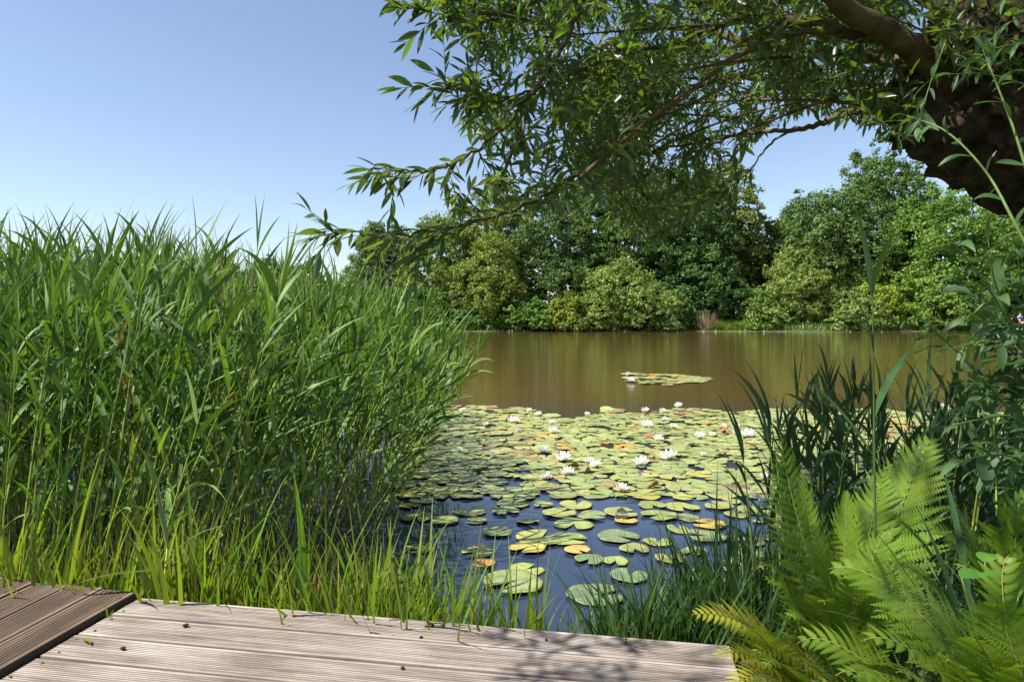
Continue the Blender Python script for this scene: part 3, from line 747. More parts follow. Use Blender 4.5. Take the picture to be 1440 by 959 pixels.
FL = [flower_parts(1.0, 1), flower_parts(.85, 2), flower_parts(.6, 3), flower_parts(.1, 4)]
FLOWERS = [  # px, py (base), width px, kind, label
    (873, 692, 15, 0, 'open white water lily nearest the deck, alone at the shaded rim of the mat'),
    (767, 676, 14, 0, 'open white water lily nearest the reeds in the lower row of flowers'),
    (797, 669, 13, 0, 'open white water lily directly above the lower row beside rusty leaves'),
    (792, 650, 15, 1, 'white water lily of the middle row beside a dark rust leaf'),
    (828, 653, 11, 1, 'white water lily, upper one of a close pair in mid mat'), (837, 659, 12, 0, 'white water lily, lower one of a close pair in mid mat'),
    (763, 638, 13, 0, 'open white water lily left of the pale copper upturned leaf'),
    (694, 644, 10, 1, 'white water lily tilted sideways near the reeds beside open water'),
    (902, 656, 14, 0, 'open white water lily just left of the widest flower'),
    (941, 648, 19, 0, 'widest white water lily in the mat, beside a pinkish leaf'),
    (989, 644, 9, 2, 'small white water lily on its own towards the ferns'),
    (925, 621, 11, 0, 'open white water lily above the widest flower'),
    (983, 618, 11, 2, 'white cup-shaped water lily, left of a pair near an orange pad'), (1001, 616, 10, 2, 'white cup-shaped water lily, right of a pair near an orange pad'),
    (1051, 616, 15, 0, 'large white water lily close to the reed stalks on the fern bank'), (1034, 605, 9, 2, 'small white water lily just left of the large fern-bank one'),
    (1033, 613, 7, 3, 'closed whitish lily bud below a small white flower'),
    (908, 602, 12, 0, 'open white water lily in the far half above mid mat'), (946, 604, 9, 1, 'small white water lily right of the open far one'),
    (935, 593, 9, 1, 'small white water lily below the far rim of the mat'), (931, 583, 7, 3, 'pale closed lily bud near the far rim'),
    (907, 581, 9, 2, 'white water lily beside a red-brown leaf at the far rim'), (954, 574, 8, 1, 'white and yellow water lily standing on the far rim'),
    (721, 596, 13, 0, 'open white water lily in the far corner by the reeds'), (683, 601, 9, 2, 'small white water lily nearest the reeds in the far rows'),
    (743, 581, 9, 2, 'white water lily in the farthest row by the reeds'), (757, 586, 8, 1, 'tiny white water lily right of the farthest row flower'),
    (775, 598, 9, 1, 'white water lily, upper of two close together in the far half'), (777, 610, 13, 0, 'white water lily, lower of two close together in the far half'),
    (650, 580, 7, 2, 'white water lily half hidden by the reed tips'), (645, 638, 9, 2, 'white water lily seen between reed leaves beside blue water'),
    (624, 608, 7, 2, 'white water lily behind the leaning reeds'), (1075, 676, 11, 2, 'white water lily in shade behind the fern bank reed stalks'), (1072, 710, 9, 2, 'lowest shaded water lily beside the fern'),
    (1113, 588, 9, 2, 'white water lily behind the dark reed clump'), (1327, 578, 12, 1, 'white water lily seen through the willow shoots'),
    (825, 587, 6, 3, 'closed yellowish bud at the far rim'), (887, 538, 8, 2, 'white water lily beside the raft of pads farther out'),
    (883, 530, 6, 3, 'pale bud at the tip of the raft of pads'), (729, 610, 6, 3, 'slender white bud between two far flowers')]
for i, (px, py, w, kd, lab) in enumerate(FLOWERS):
    p = onz(px, py); r = w / 960 * p[1] / 1.25 * rng.uniform(.85, 1.12)
    if kd == 3: r *= 1.3
    root = empty('water_lily', (p[0], p[1], .018), lab, 'water lily'); root.scale = (r, r, r * 1.1)
    root.rotation_euler = (rng.normal(0, .15), rng.normal(0, .15), rng.uniform(0, 6))
    link(bpy.data.objects.new('petals', FL[kd][0]), root); link(bpy.data.objects.new('stamens', FL[kd][1]), root)
for px in (701, 716, 720, 737, 742, 746, 835, 903, 931, 935, 944, 952, 965, 989, 1006, 1040, 1074, 1127, 1196, 1240):
    p = onz(px, 466.6); x = float(p[0] / p[1]) * 59.2; y = float(far_shore(np.array(x))) - .9
    root = empty('water_lily', (x * y / 59.2, y, .02), 'tiny white water lily in the line along the far bank', 'water lily', 'water lilies along the far bank'); r = rng.uniform(.06, .10); root.scale = (r, r, r)
    link(bpy.data.objects.new('petals', FL[2][0]), root)

# ------------------------------------------------------------------ far bank: trees, bushes, grass
def crown_leaves(mb, lobes, leaf, rs, dens):
    """leaf-sized faces in clumps on the outside of each lobe, none where another lobe already is"""
    cs = np.array([c for c, r in lobes]); rr = np.array([r for c, r in lobes])
    allP, allN = [], []
    for i, (c, r) in enumerate(lobes):
        k = .34 * r * rs.uniform(.85, 1.15); nc = int(15 * dens)
        u = norm(rs.normal(size=(nc * 2, 3)))
        ext = np.where(rs.random((nc * 2, 1)) < .16, rs.uniform(1.0, 1.32, (nc * 2, 1)), rs.uniform(.62, .98, (nc * 2, 1)))
        cc = c + u * r * ext * np.array([1, 1, 1.05])
        dd = np.linalg.norm(cc[:, None] - cs[None], axis=2) / rr[None]; dd[:, i] = 9
        ok = (dd.min(1) > .72) & (cc[:, 2] > .05) & (u[:, 2] > -.7)
        cc, u = cc[ok], u[ok]; nc = len(cc)
        if nc == 0: continue
        n = max(14, int(2.3 * (k / leaf) ** 2 * 3.1)); n = min(n, 95)
        cr = k * rs.uniform(.65, 1.3, nc)
        d = norm(rs.normal(size=(nc, n, 3))); d[..., 2] = np.abs(d[..., 2]) * .3 + d[..., 2] * .7
        P = cc[:, None] + d * rs.uniform(.35, 1.1, (nc, n, 1)) * cr[:, None, None] * np.array([1.1, 1.1, 1.0])
        nr = norm(d * .8 + u[:, None] * .4 + np.array([0, 0, .1]) + rs.normal(0, .55, (nc, n, 3)))
        allP.append(P.reshape(-1, 3)); allN.append(nr.reshape(-1, 3))
    P = np.concatenate(allP); nrm = np.concatenate(allN); m = len(P)
    t1 = norm(np.cross(nrm, rs.normal(size=(m, 3)))); t2 = np.cross(nrm, t1)
    s = (leaf * rs.uniform(.6, 1.3, m))[:, None]
    v = np.stack([P - t1 * s * .62, P - t2 * s * .38 + nrm * s * .08, P + t1 * s * .62, P + t2 * s * .38 + nrm * s * .08], 1)
    mb.add(v.reshape(-1, 3), np.arange(m * 4).reshape(-1, 4))
    return m
NLEAF = 0
def far_tree(name, label, px, top, wpx, d, col, seed, base=None, shape='round', low=.16, leaf=.21, dens=1.0, group=None, cat='tree', trunk=True):
    global NLEAF
    rs = np.random.default_rng(seed)
    x = (px - 720) / 960 * d; gz = float(ground_z(np.array(x), np.array(d))) if base is None else base
    H = CAM_H + (446 - top) / 960 * d - gz; Wd = wpx / 960 * d / 2
    root = empty(name, (x, d, gz), label, cat, group)
    lobes = []; r0 = float(np.clip(.24 * min(H, Wd * 1.5), .55, 1.9)); fails = 0
    while fails < 260 and len(lobes) < 90:
        r = r0 * rs.uniform(.45, 1.1); g = rs.uniform(0, 1)
        env = {'round': math.sin(PI * min(.97, .24 + .68 * g)) ** .6, 'dome': math.sqrt(max(.03, 1 - (g * .97) ** 2.6)), 'tall': math.sin(PI * min(.96, .3 + .62 * g)) ** .6}[shape]
        z0, z1 = max(low * H, r * .5), H - r * 1.0
        a = rs.uniform(0, 2 * PI); q = math.sqrt(rs.uniform(.25, 1)) * max(.08 * Wd, Wd * env - r * .9) * (1 + .55 * mnoise.noise(Vector((1.6 * math.cos(a) + seed, 1.6 * math.sin(a), 2.6 * g))))
        c = np.array([q * math.cos(a), q * math.sin(a), z0 + (z1 - z0) * g * (1 + .22 * mnoise.noise(Vector((q * .5 * math.cos(a), q * .5 * math.sin(a), seed * 1.7))))])
        if any(np.linalg.norm(c - c2) < .74 * max(r, r2) for c2, r2 in lobes): fails += 1; continue
        lobes.append((c, r))
    mb = MB(); NLEAF += crown_leaves(mb, lobes, leaf, rs, dens)
    cr = mb.build('crown', M['far_leaf'], root, smooth=False); cr.color = (col[0] * (1.28 if cat == 'bush' else 1.40), col[1] * (1.46 if cat == 'bush' else 1.42), col[2] * 1.15, 1)
    tb = MB(); th = H * (.75 if trunk else .4)
    tube(tb, catmull([[0, 0, -.3], [.1 * rs.normal(), .1 * rs.normal(), th * .3], [.3 * rs.normal(), .3 * rs.normal(), th * .65], [.4 * rs.normal(), .4 * rs.normal(), th]], 4), np.linspace(.018 * H + .04, .02, 13), 8)
    for (c, r) in lobes[:12]:
        f = rs.uniform(.25, .6); tube(tb, catmull([[0, 0, th * f], c * .5 + np.array([0, 0, th * f * .45]), c], 4), np.linspace(.008 * H, .012, 9), 5)
    tb.build('trunk', M['far_bark'], root)
    return root
DK, DK2, OL, PALE, BR, YE, BL = (.062, .112, .040), (.072, .125, .044), (.125, .15, .045), (.165, .21, .072), (.11, .20, .042), (.19, .215, .045), (.075, .115, .058)
FT = 'far_tree'
trees = [
    ('tree', 'dark tree top far beyond the reeds, left of the small gap in the reed tips', 322, 368, 70, 110, DK2, 'round'),
    ('tree', 'low dark far tree just above the reed tips nearer the willow twigs', 372, 364, 60, 112, DK, 'round'),
    ('tree', 'small dark far tree behind the reeds below the willow twig ends', 425, 372, 70, 105, DK2, 'round'),
    ('tree', 'far tree hidden behind the tallest reeds above the brown deck', 190, 388, 80, 108, DK2, 'round'),
    ('tree', 'far tree hidden behind the reeds at the edge of the view', 60, 385, 90, 112, DK, 'round'),
    ('tree', 'far tree beyond the end of the reed bed', -110, 385, 110, 106, DK2, 'round'),
    ('tree', 'low far tree beyond the end of the reed bed', -290, 380, 120, 104, DK, 'round'),
    ('tree', 'dark blue-green tree at the reed end of the far wood', 540, 318, 110, 74, BL, 'round'),
    ('tree', 'olive round-topped tree behind the willow twig on the reed side', 625, 300, 130, 68, (.10, .15, .04), 'round'),
    ('tree', 'pale grey-green tall tree behind the yellow willow bush', 700, 252, 110, 70, (.14, .18, .085), 'tall'),
    ('tree', 'dark tall tree with a flat crown behind the green bushes, reed side', 790, 255, 150, 67, DK, 'round'),
    ('tree', 'tallest dark tree in the middle of the far wood', 880, 228, 170, 69, DK2, 'round'),
    ('tree', 'deep green tree between the tallest one and the sky gap', 965, 238, 150, 67, (.062, .115, .045), 'round'),
    ('tree', 'lighter olive tree with its side against the sky gap', 1030, 240, 110, 68, (.125, .165, .05), 'tall'),
    ('tree', 'low olive tree filling the foot of the sky gap', 1078, 300, 80, 70, OL, 'tall'),
    ('tree', 'small pale blue-green tree showing at the bottom of the sky gap', 1115, 286, 70, 82, (.09, .14, .065), 'round'),
    ('tree', 'broad dark tree right of the sky gap', 1165, 262, 150, 66, DK2, 'round'),
    ('tree', 'high domed dark tree beneath the pollard head', 1240, 214, 150, 69, DK2, 'round'),
    ('tree', 'bright mid green tree below the pollard head', 1320, 255, 170, 64, (.10, .18, .045), 'round'),
    ('tree', 'bright green tree behind the hanging willow shoots', 1420, 285, 150, 65, (.115, .19, .05), 'round'),
    ('tree', 'dark tree outside the pollard trunk on the far bank', 1540, 260, 190, 68, DK2, 'round'),
    ('bush', 'dark evergreen-looking bush filling the shadowed inlet of the far bank', 985, 330, 110, 64.0, DK, 'round'),
]
for i, (nm, lab, px, top, w, d, col, sh) in enumerate(trees):
    far_tree('tree' if nm == 'tree' else 'bush', lab, px, top, w * 1.12, d, col, 300 + i, shape=sh, low=.05, group='trees of the far wood', cat=nm)
bushes = [
    ('dark green bush over the water just behind the reed tips', 590, 405, 110, 62.5, (.085, .15, .045), 'dome'),
    ('tall yellowish willow bush with feathery crown beside the reeds', 690, 326, 110, 63.5, (.15, .18, .055), 'tall'),
    ('low green bush at the foot of the yellowish willow bush', 660, 430, 60, 61.8, (.085, .15, .045), 'dome'),
    ('small mid green bush between the yellowish willow bush and the yellow shrub', 742, 418, 70, 61.8, (.10, .175, .045), 'dome'),
    ('yellow-green shrub at the water below the dark trees', 795, 412, 70, 61.5, YE, 'dome'),
    ('low olive thicket at the water beside the yellow shrub', 818, 438, 70, 61.2, OL, 'dome'),
    ('large pale green rounded bush in the middle of the far bank', 868, 366, 120, 62.5, PALE, 'round'),
    ('pale round bush leaning over the water beside the shadowed inlet', 915, 398, 100, 61.7, (.15, .20, .07), 'dome'),
    ('dark low bush in front of the shadowed inlet', 958, 395, 60, 62.5, (.07, .13, .042), 'dome'),
    ('pale grey-green bush just right of the bright grass slope', 1070, 405, 70, 61.6, (.15, .205, .07), 'dome'),
    ('tall loose pale bush with a slanting bare stem', 1118, 350, 100, 62.8, (.155, .195, .065), 'round'),
    ('dense pale bush at the waterline below the broad dark tree', 1185, 402, 110, 61.6, (.17, .215, .08), 'dome'),
    ('bright yellow-green shrub behind the pale waterline bushes', 1215, 378, 110, 63.6, (.19, .23, .04), 'round'),
    ('round pale green bush in front of the bright mid green tree', 1300, 366, 130, 62.2, (.15, .215, .06), 'dome'),
    ('low pale bush beside the jetty', 1362, 404, 60, 62.5, (.17, .21, .07), 'dome'),
    ('leafy bush behind the jetty on the far bank', 1450, 395, 130, 63.5, (.13, .19, .06), 'dome'),
    ('green bush at the waterline hidden by the reeds', 500, 400, 120, 63, (.085, .15, .045), 'dome'),
]
for i, (lab, px, top, w, d, col, sh) in enumerate(bushes):
    far_tree('bush', lab, px, top, w * 1.12, d, col, 400 + i, base=.05, shape=sh, low=.0, leaf=.17, dens=1.1, group='bushes along the far bank', cat='bush', trunk=False)
# grass on the far bank
mb = MB(); n = 9000
x = rng.uniform(-14, 48, n); y = far_shore(x) + rng.uniform(-.15, 3.5, n) ** 1.0
P = np.stack([x, y, ground_z(x, y) - .05], -1); a = rng.uniform(0, 6.28, n)
ribbons(mb, P, np.stack([.3 * np.cos(a), .3 * np.sin(a), 1 + 0 * a], -1), np.stack([.6 * np.cos(a), .6 * np.sin(a), -.3 + 0 * a], -1), rng.uniform(.35, .9, n), .06, GP, 3, side=np.stack([np.cos(a + 1), np.sin(a + 1), 0 * a], -1))
tag(mb.build('grass', [leaf_mat('far_grass', (.12, .20, .03), trans=.3, tcol=(1.3, 1.3, .5), var=.35, hue=.03)]), 'long bright grass on the bank across the pond', 'grass', kind='stuff')
mb = MB(); n = 3200; x = rng.uniform(17.0, 21.0, n); y = far_shore(x) + rng.uniform(-.1, 3.2, n); a = rng.uniform(0, 6.28, n)
ribbons(mb, np.stack([x, y, ground_z(x, y) - .05], -1), np.stack([.3 * np.cos(a), .3 * np.sin(a), 1 + 0 * a], -1), np.stack([.6 * np.cos(a), .6 * np.sin(a), -.3 + 0 * a], -1), rng.uniform(.5, 1.1, n), .07, GP, 3, side=np.stack([np.cos(a + 1), np.sin(a + 1), 0 * a], -1))
tag(mb.build('grass', [leaf_mat('sunlit_far_grass', (.20, .30, .04), trans=.3, tcol=(1.3, 1.3, .5), var=.3, hue=.02)]), 'bright yellow-green grass slope beside the dry clump on the far bank', 'grass', kind='stuff')  # brighter copy of the far grass, sunlight put into its colour
mb = MB(); n = 420; p = at(991, 464, 60.6); a = rng.uniform(0, 6.28, n); r = .75 * np.sqrt(rng.random(n))
l = np.abs(rng.normal(0, .22, n))
ribbons(mb, np.stack([r * np.cos(a), r * np.sin(a) * .6, 0 * a - .1], -1), np.stack([l * np.cos(a), l * np.sin(a), 1 + 0 * a], -1), np.stack([.3 * np.cos(a), .3 * np.sin(a), -.15 + 0 * a], -1), rng.uniform(.8, 2.2, n), .05, GP, 4, side=np.stack([np.cos(a + 1), np.sin(a + 1), 0 * a], -1))
o = mb.build('dry_grass_clump', M['dry_grass']); o.location = (p[0], p[1], .05); tag(o, 'pale dry grass clump at the waterline of the far bank', 'grass')

# jetty on the far bank with a bench and somebody on it
def box(mb, a, b, mat=0):
    a, b = np.array(a, float), np.array(b, float)
    v = np.array([[x, y, z] for z in (a[2], b[2]) for y in (a[1], b[1]) for x in (a[0], b[0])])
    mb.add(v, [[2, 3, 1, 0], [4, 5, 7, 6], [0, 1, 5, 4], [1, 3, 7, 5], [3, 2, 6, 7], [2, 0, 4, 6]], None, mat)
jx, jy = (1396 - 720) / 960 * 57.5, 57.5
jet = empty('jetty', (jx, jy, 0), 'pale wooden jetty by the water across the pond behind the willow shoots', 'jetty')
mb = MB()
for k in range(22): box(mb, (k * .30, 0, .22), (k * .30 + .28, 3.6, .28))
mb.build('planking', M['white_wood'], jet, smooth=False)
mb = MB(); box(mb, (0, -.045, .02), (6.6, -.002, .279)); mb.build('fascia', M['white_wood'], jet, smooth=False)
for k in range(4):
    mb = MB(); tube(mb, [[.3 + k * 2, .3, -.8], [.3 + k * 2, .3, .219]], .09, 10); mb.build('post', M['grey_wood'], jet)
bx, by = (1424 - 720) / 960 * 58.6, 58.6
ben = empty('bench', (bx, by, .28), 'grey wooden bench on the pale jetty', 'bench')
mb = MB()
for k in range(3): box(mb, (0, k * .15, .42), (1.8, k * .15 + .13, .46))
mb.build('seat', M['grey_wood'], ben, smooth=False)
mb = MB()
for k in range(2): box(mb, (0, .47, .58 + k * .18), (1.8, .50, .72 + k * .18))
mb.build('backrest', M['grey_wood'], ben, smooth=False)
for lx in (.1, 1.6):
    mb = MB(); box(mb, (lx, .03, 0), (lx + .1, .10, .419)); box(mb, (lx, .38, 0), (lx + .1, .469, .9)); mb.build('leg', M['grey_wood'], ben, smooth=False)
def skinned(name, pts, edges, radii, mat, parent=None):
    me = bpy.data.meshes.new(name); me.from_pydata([tuple(p) for p in pts], edges, []); o = link(bpy.data.objects.new(name, me), parent)
    o.modifiers.new('skin', 'SKIN'); sv = me.skin_vertices[0].data
    for i, r in enumerate(radii): sv[i].radius = (r, r)
    sv[0].use_root = True
    s = o.modifiers.new('sub', 'SUBSURF'); s.levels = s.render_levels = 1
    me.materials.append(mat); return o
per = skinned('person', [(0, 0, .58), (0, .03, .8), (0, .02, 1.02), (0, 0, 1.15), (0, -.01, 1.24), (0, -.02, 1.38), (.18, 0, 1.05), (.24, -.03, .82), (.16, -.22, .68), (-.18, 0, 1.05), (-.24, -.03, .82), (-.16, -.22, .68),
                          (.09, -.02, .55), (.11, -.42, .55), (.11, -.44, .12), (.11, -.56, .06), (-.09, -.02, .55), (-.11, -.42, .55), (-.11, -.44, .12), (-.11, -.56, .06)],
              [(0, 1), (1, 2), (2, 3), (3, 4), (4, 5), (2, 6), (6, 7), (7, 8), (2, 9), (9, 10), (10, 11), (0, 12), (12, 13), (13, 14), (14, 15), (0, 16), (16, 17), (17, 18), (18, 19)],
              [.15, .13, .13, .06, .10, .09, .06, .045, .035, .06, .045, .035, .09, .06, .05, .035, .09, .06, .05, .035], M['skin'])
per.location = (bx + .75, by + .14, .28 - .02); tag(per, 'person in a blue top and red shorts seated on the far jetty bench', 'person')
mb = MB(); tube(mb, [[0, 0, .52], [0, .03, .7], [0, .03, .9], [0, .02, 1.08]], [.19, .17, .19, .13], 14); mb.build('top', M['blue_cloth'], per)
mb = MB(); tube(mb, [[-.19, -.05, .56], [.19, -.05, .56]], .115, 12)
for s in (-.1, .1): tube(mb, [[s, -.02, .56], [s * 1.1, -.3, .56]], .095, 10)
mb.build('shorts', M['red_cloth'], per)
mb = MB(); tube(mb, [[0, .02, 1.28], [0, .02, 1.38], [0, .01, 1.47]], [.10, .125, .06], 10); mb.build('hair', M['hair'], per)

# ------------------------------------------------------------------ the pollard willow
willow = empty('willow_tree', (3.55, 3.3, 0), 'old pollard willow with a gnarled bark head overhanging the pond', 'tree')
WB = np.array([3.55, 3.3, 0.0])
path = catmull([[3.7, 3.35, -.2], [3.45, 3.3, .5], [3.12, 3.2, 1.15], [2.75, 3.1, 1.72], [2.38, 3.0, 2.12], [2.18, 2.98, 2.42], [2.12, 3.0, 2.72]], 22)
rad = np.interp(np.linspace(0, 1, len(path)), [0, .12, .35, .52, .66, .76, .86, 1], [.40, .32, .27, .30, .44, .50, .42, .16])
mb = MB(); tube(mb, path, rad, 150)
vv = mb.v[0]
cen = np.repeat(path, 150, 0)
nrm = norm(vv[:len(cen)] - cen)
disp = np.array([.085 * (mnoise.noise(Vector(p * 4.0)) ) - .07 * abs(mnoise.noise(Vector(p * 8.0))) - .06 * abs(mnoise.noise(Vector(p * np.array([17, 17, 9])))) - .03 * abs(mnoise.noise(Vector(p * np.array([36, 36, 22])))) + .012 * mnoise.noise(Vector(p * 60)) + .03 for p in vv[:len(cen)].astype(float)])
bulge = np.repeat(np.interp(np.linspace(0, 1, len(path)), [0, .5, .62, 1], [.5, .8, 1.4, 1.4]), 150)
vv[:len(cen)] += (nrm * (disp * bulge)[:, None]).astype(np.float32)
mb.v[0] = vv - WB.astype(np.float32)
mb.build('trunk', M['bark'], willow)

limbs = [
 ('A', [at(1345, 130, 2.95), at(1305, 85, 2.9), at(1240, 42, 2.85), at(1180, 5, 2.75), at(1100, -70, 2.65), at(980, -200, 2.6), at(800, -420, 2.7)], .062, .02),
 ('B', [at(1360, 100, 3.1), at(1290, 62, 3.2), at(1180, 42, 3.3), at(1060, 18, 3.4), at(950, -12, 3.5), at(820, -60, 3.6), at(660, -150, 3.7)], .055, .012),
 ('C', [at(1350, 90, 3.0), at(1270, 58, 2.95), at(1203, 46, 2.9), at(1120, 48, 2.85), at(1040, 78, 2.8), at(960, 137, 2.75), at(880, 195, 2.7), at(800, 255, 2.65), at(720, 297, 2.6), at(620, 323, 2.55), at(540, 332, 2.5), at(500, 328, 2.45), at(455, 329, 2.42)], .024, .0025),
 ('D', [at(1330, 150, 3.0), at(1250, 155, 3.1), at(1189, 160, 3.2), at(1143, 179, 3.3), at(1097, 184, 3.4), at(1051, 188, 3.55), at(1006, 196, 3.7), at(960, 204, 3.85), at(890, 222, 4.0)], .022, .006),
 ('E', [at(1143, 179, 3.3), at(1100, 190, 3.35), at(1072, 215, 3.4), at(1055, 240, 3.4), at(1025, 264, 3.42), at(985, 284, 3.45), at(945, 305, 3.5)], .008, .002),
 ('F', [at(1100, -70, 2.65), at(960, -70, 2.75), at(870, -40, 2.75), at(815, 25, 2.7), at(761, 117, 2.65), at(690, 196, 2.6), at(640, 228, 2.55), at(595, 241, 2.5), at(545, 238, 2.48), at(515, 236, 2.46)], .020, .0025),
 ('G', [at(1060, 18, 3.4), at(950, 60, 3.2), at(850, 85, 3.0), at(750, 128, 2.85), at(690, 143, 2.8), at(645, 138, 2.76), at(627, 118, 2.74)], .016, .002),
 ('H', [at(950, -12, 3.5), at(830, -20, 3.2), at(740, 8, 3.0), at(680, 32, 2.9), at(625, 22, 2.8), at(588, 12, 2.76)], .014, .002),
 ('I', [at(1340, 130, 3.2), at(1230, 125, 3.6), at(1120, 115, 4.2), at(1020, 110, 4.7), at(930, 150, 5.0), at(880, 220, 5.1), at(860, 290, 5.1)], .035, .005),
 ('J', [at(1330, 90, 3.3), at(1200, 80, 3.8), at(1080, 70, 4.4), at(980, 40, 4.9), at(880, 50, 5.2), at(800, 100, 5.3), at(760, 170, 5.3)], .04, .005),
 ('J2', [at(1020, 110, 4.7), at(990, 170, 4.9), at(960, 240, 5.0), at(925, 310, 5.05)], .012, .004),
 # limbs over the camera and up into the crown
 ('K', [np.array([2.15, 2.9, 2.6]), np.array([1.6, 2.7, 3.2]), np.array([.6, 2.7, 3.9]), np.array([-.7, 2.2, 4.4]), np.array([-1.7, 1.7, 4.7]), np.array([-2.5, 1.3, 4.85])], .07, .012),
 ('L', [np.array([2.15, 3.1, 2.6]), np.array([1.5, 3.6, 3.3]), np.array([.4, 4.2, 4.0]), np.array([-.6, 3.8, 4.5]), np.array([-1.5, 3.1, 4.85]), np.array([-2.1, 2.6, 5.0])], .07, .012),
 ('N', [np.array([2.2, 2.8, 2.6]), np.array([2.0, 2.0, 3.3]), np.array([1.4, 1.1, 3.9]), np.array([.4, .4, 4.4]), np.array([-.7, -.2, 4.7]), np.array([-1.5, -.7, 4.9])], .06, .012),
 ('O', [np.array([2.2, 3.0, 2.65]), np.array([2.3, 3.3, 3.4]), np.array([1.8, 4.0, 4.3]), np.array([1.0, 4.9, 4.9])], .06, .012),
 ('S', [np.array([2.1, 2.75, 2.6]), np.array([1.3, 2.0, 3.1]), np.array([.2, 1.5, 3.15]), np.array([-.7, 1.38, 2.9]), np.array([-1.6, 1.45, 2.55])], .035, .003),  # low branch out of view, added to shadow the deck
 ('Q', [np.array([2.3, 3.0, 2.65]), np.array([2.9, 2.8, 3.4]), np.array([3.2, 2.4, 4.2]), np.array([2.6, 2.0, 4.8])], .06, .012),
]
def inpoly(x, y, poly):
    c = False; j = len(poly) - 1
    for i in range(len(poly)):
        xi, yi = poly[i]; xj, yj = poly[j]
        if (yi > y) != (yj > y) and x < (xj - xi) * (y - yi) / (yj - yi) + xi: c = not c
        j = i
    return c
anchors = []   # (point, leaf scale, tag)
def zone(poly, d0, d1, n, ls=1.0, names=None):
    xs = [p[0] for p in poly]; ys = [p[1] for p in poly]; k = 0
    while k < n:
        x, y = rng.uniform(min(xs), max(xs)), rng.uniform(min(ys), max(ys))
        if not inpoly(x, y, poly): continue
        anchors.append((at(x, y, rng.uniform(d0, d1)), ls, names)); k += 1
zone([(600, -60), (622, 12), (672, 70), (722, 112), (668, 150), (660, 195), (700, 225), (770, 235), (860, 190), (950, 130), (1030, 60), (1060, -60)], 2.5, 4.2, 760, 1.0, 'BCFGHA')
zone([(590, 255), (640, 295), (720, 318), (850, 285), (930, 200), (860, 190), (760, 215), (660, 235)], 2.45, 3.1, 85, 1.0, 'CF')
zone([(800, 100), (900, 60), (1080, 50), (1180, 100), (1130, 160), (1060, 195), (1035, 215), (1010, 262), (975, 300), (930, 325), (880, 315), (820, 250)], 3.9, 5.6, 720, 1.0, 'IJD')
zone([(990, -60), (1260, -60), (1300, 90), (1290, 160), (1200, 172), (1120, 150), (1060, 90)], 2.8, 5.0, 760, 1.0, 'ABCDIJ')
zone([(1180, 120), (1300, 130), (1300, 205), (1255, 190), (1205, 172)], 2.6, 3.4, 60, 1.0, 'DI')
zone([(760, 150), (860, 60), (960, 80), (900, 230), (820, 262)], 3.2, 4.9, 330, 1.0, 'IJDG')
# crown above the frame: clumps of twigs
HOLES = [(-1.65, .6, .30), (-1.3, .4, .22), (-2.2, .97, .5), (-1.75, 1.0, .18), (-1.5, .1, .25)]
def crown_pt():
    while True:
        x = rng.uniform(-3.1, 2.2); y = rng.uniform(-1.4, 5.6); z = 4.2 + 1.2 * rng.random()
        left = np.interp(y, [-1.4, .2, 1.1, 2.45, 3.4, 4.85, 5.6], [-1.9, -2.6, -2.85, -2.5, -1.95, -.55, .3])
        if x < left: continue
        if CAM_H + (446 + 25) / 960 * y > z: continue
        hx, hy = x + .695 * (4.5 - z), y + .213 * (4.5 - z)
        if any((hx - a) ** 2 + (hy - b) ** 2 < r * r for a, b, r in HOLES): continue     # crown gaps shaped to let sun onto the ferns
        if mnoise.noise(Vector((x * 1.1, y * 1.1, 3.3))) < -.32: continue
        return np.array([x, y, z])
for _ in range(46): anchors.append((np.array([-1.35 + rng.normal(0, .28), 1.65 + rng.normal(0, .28), rng.uniform(4.2, 4.8)]), 1.35, 'KLNS'))  # extra unseen twigs added to shade the tall fern
for _ in range(760): anchors.append((crown_pt(), 1.35, 'KLNOQ'))
for _ in range(130): anchors.append((np.array([rng.uniform(.6, 3.3), rng.uniform(1.2, 3.6), rng.uniform(3.0, 4.0)]), 1.2, 'QOKLN'))

for _ in range(110):
    p = np.array([-1.75 + 1.2 * rng.random() ** .7, rng.uniform(1.12, 1.72), rng.uniform(2.5, 2.95)])
    if (p[0] + .95) ** 2 + (p[1] - 1.32) ** 2 > .38 ** 2: anchors.append((p, 1.1, 'S'))
zone([(1290, -20), (1450, -20), (1450, 120), (1335, 95)], 2.45, 2.8, 55, 1.0, 'AS')
zone([(760, 250), (1045, 225), (1000, 300), (930, 348), (860, 325), (790, 305)], 3.6, 5.4, 110, 1.0, 'IJD')
zone([(585, -30), (640, -30), (690, 60), (650, 60), (610, 20)], 2.7, 3.2, 40, 1.0, 'H')
zone([(640, 90), (700, 60), (720, 140), (660, 190), (632, 130)], 2.6, 3.1, 40, 1.0, 'G')
LEAFP = (.12, .62, .95, 1.0, .82, .5, .04)
class Limb: pass
LB = {}
for nm, pts, r0, r1 in limbs:
    l = Limb(); l.p = catmull(pts, 8); l.r = np.linspace(r0, r1, len(l.p)) if r0 > .03 else r0 * (r1 / r0) ** np.linspace(0, 1, len(l.p)); l.wood = MB(); l.nodes = list(l.p); l.P = []; l.D = []; l.L = []
    jit = np.array([[mnoise.noise(Vector((i * .6, 1.3, sum(map(ord, nm))))), mnoise.noise(Vector((i * .6, 7.7, 2.2))), mnoise.noise(Vector((i * .6, 4.1, 9.2)))] for i in range(len(l.p))]) * min(.02, r0)
    jit[0] = 0; l.p = l.p + jit; l.nodes = list(l.p)
    tube(l.wood, l.p, l.r, 12 if r0 > .03 else 7)
    LB[nm] = l
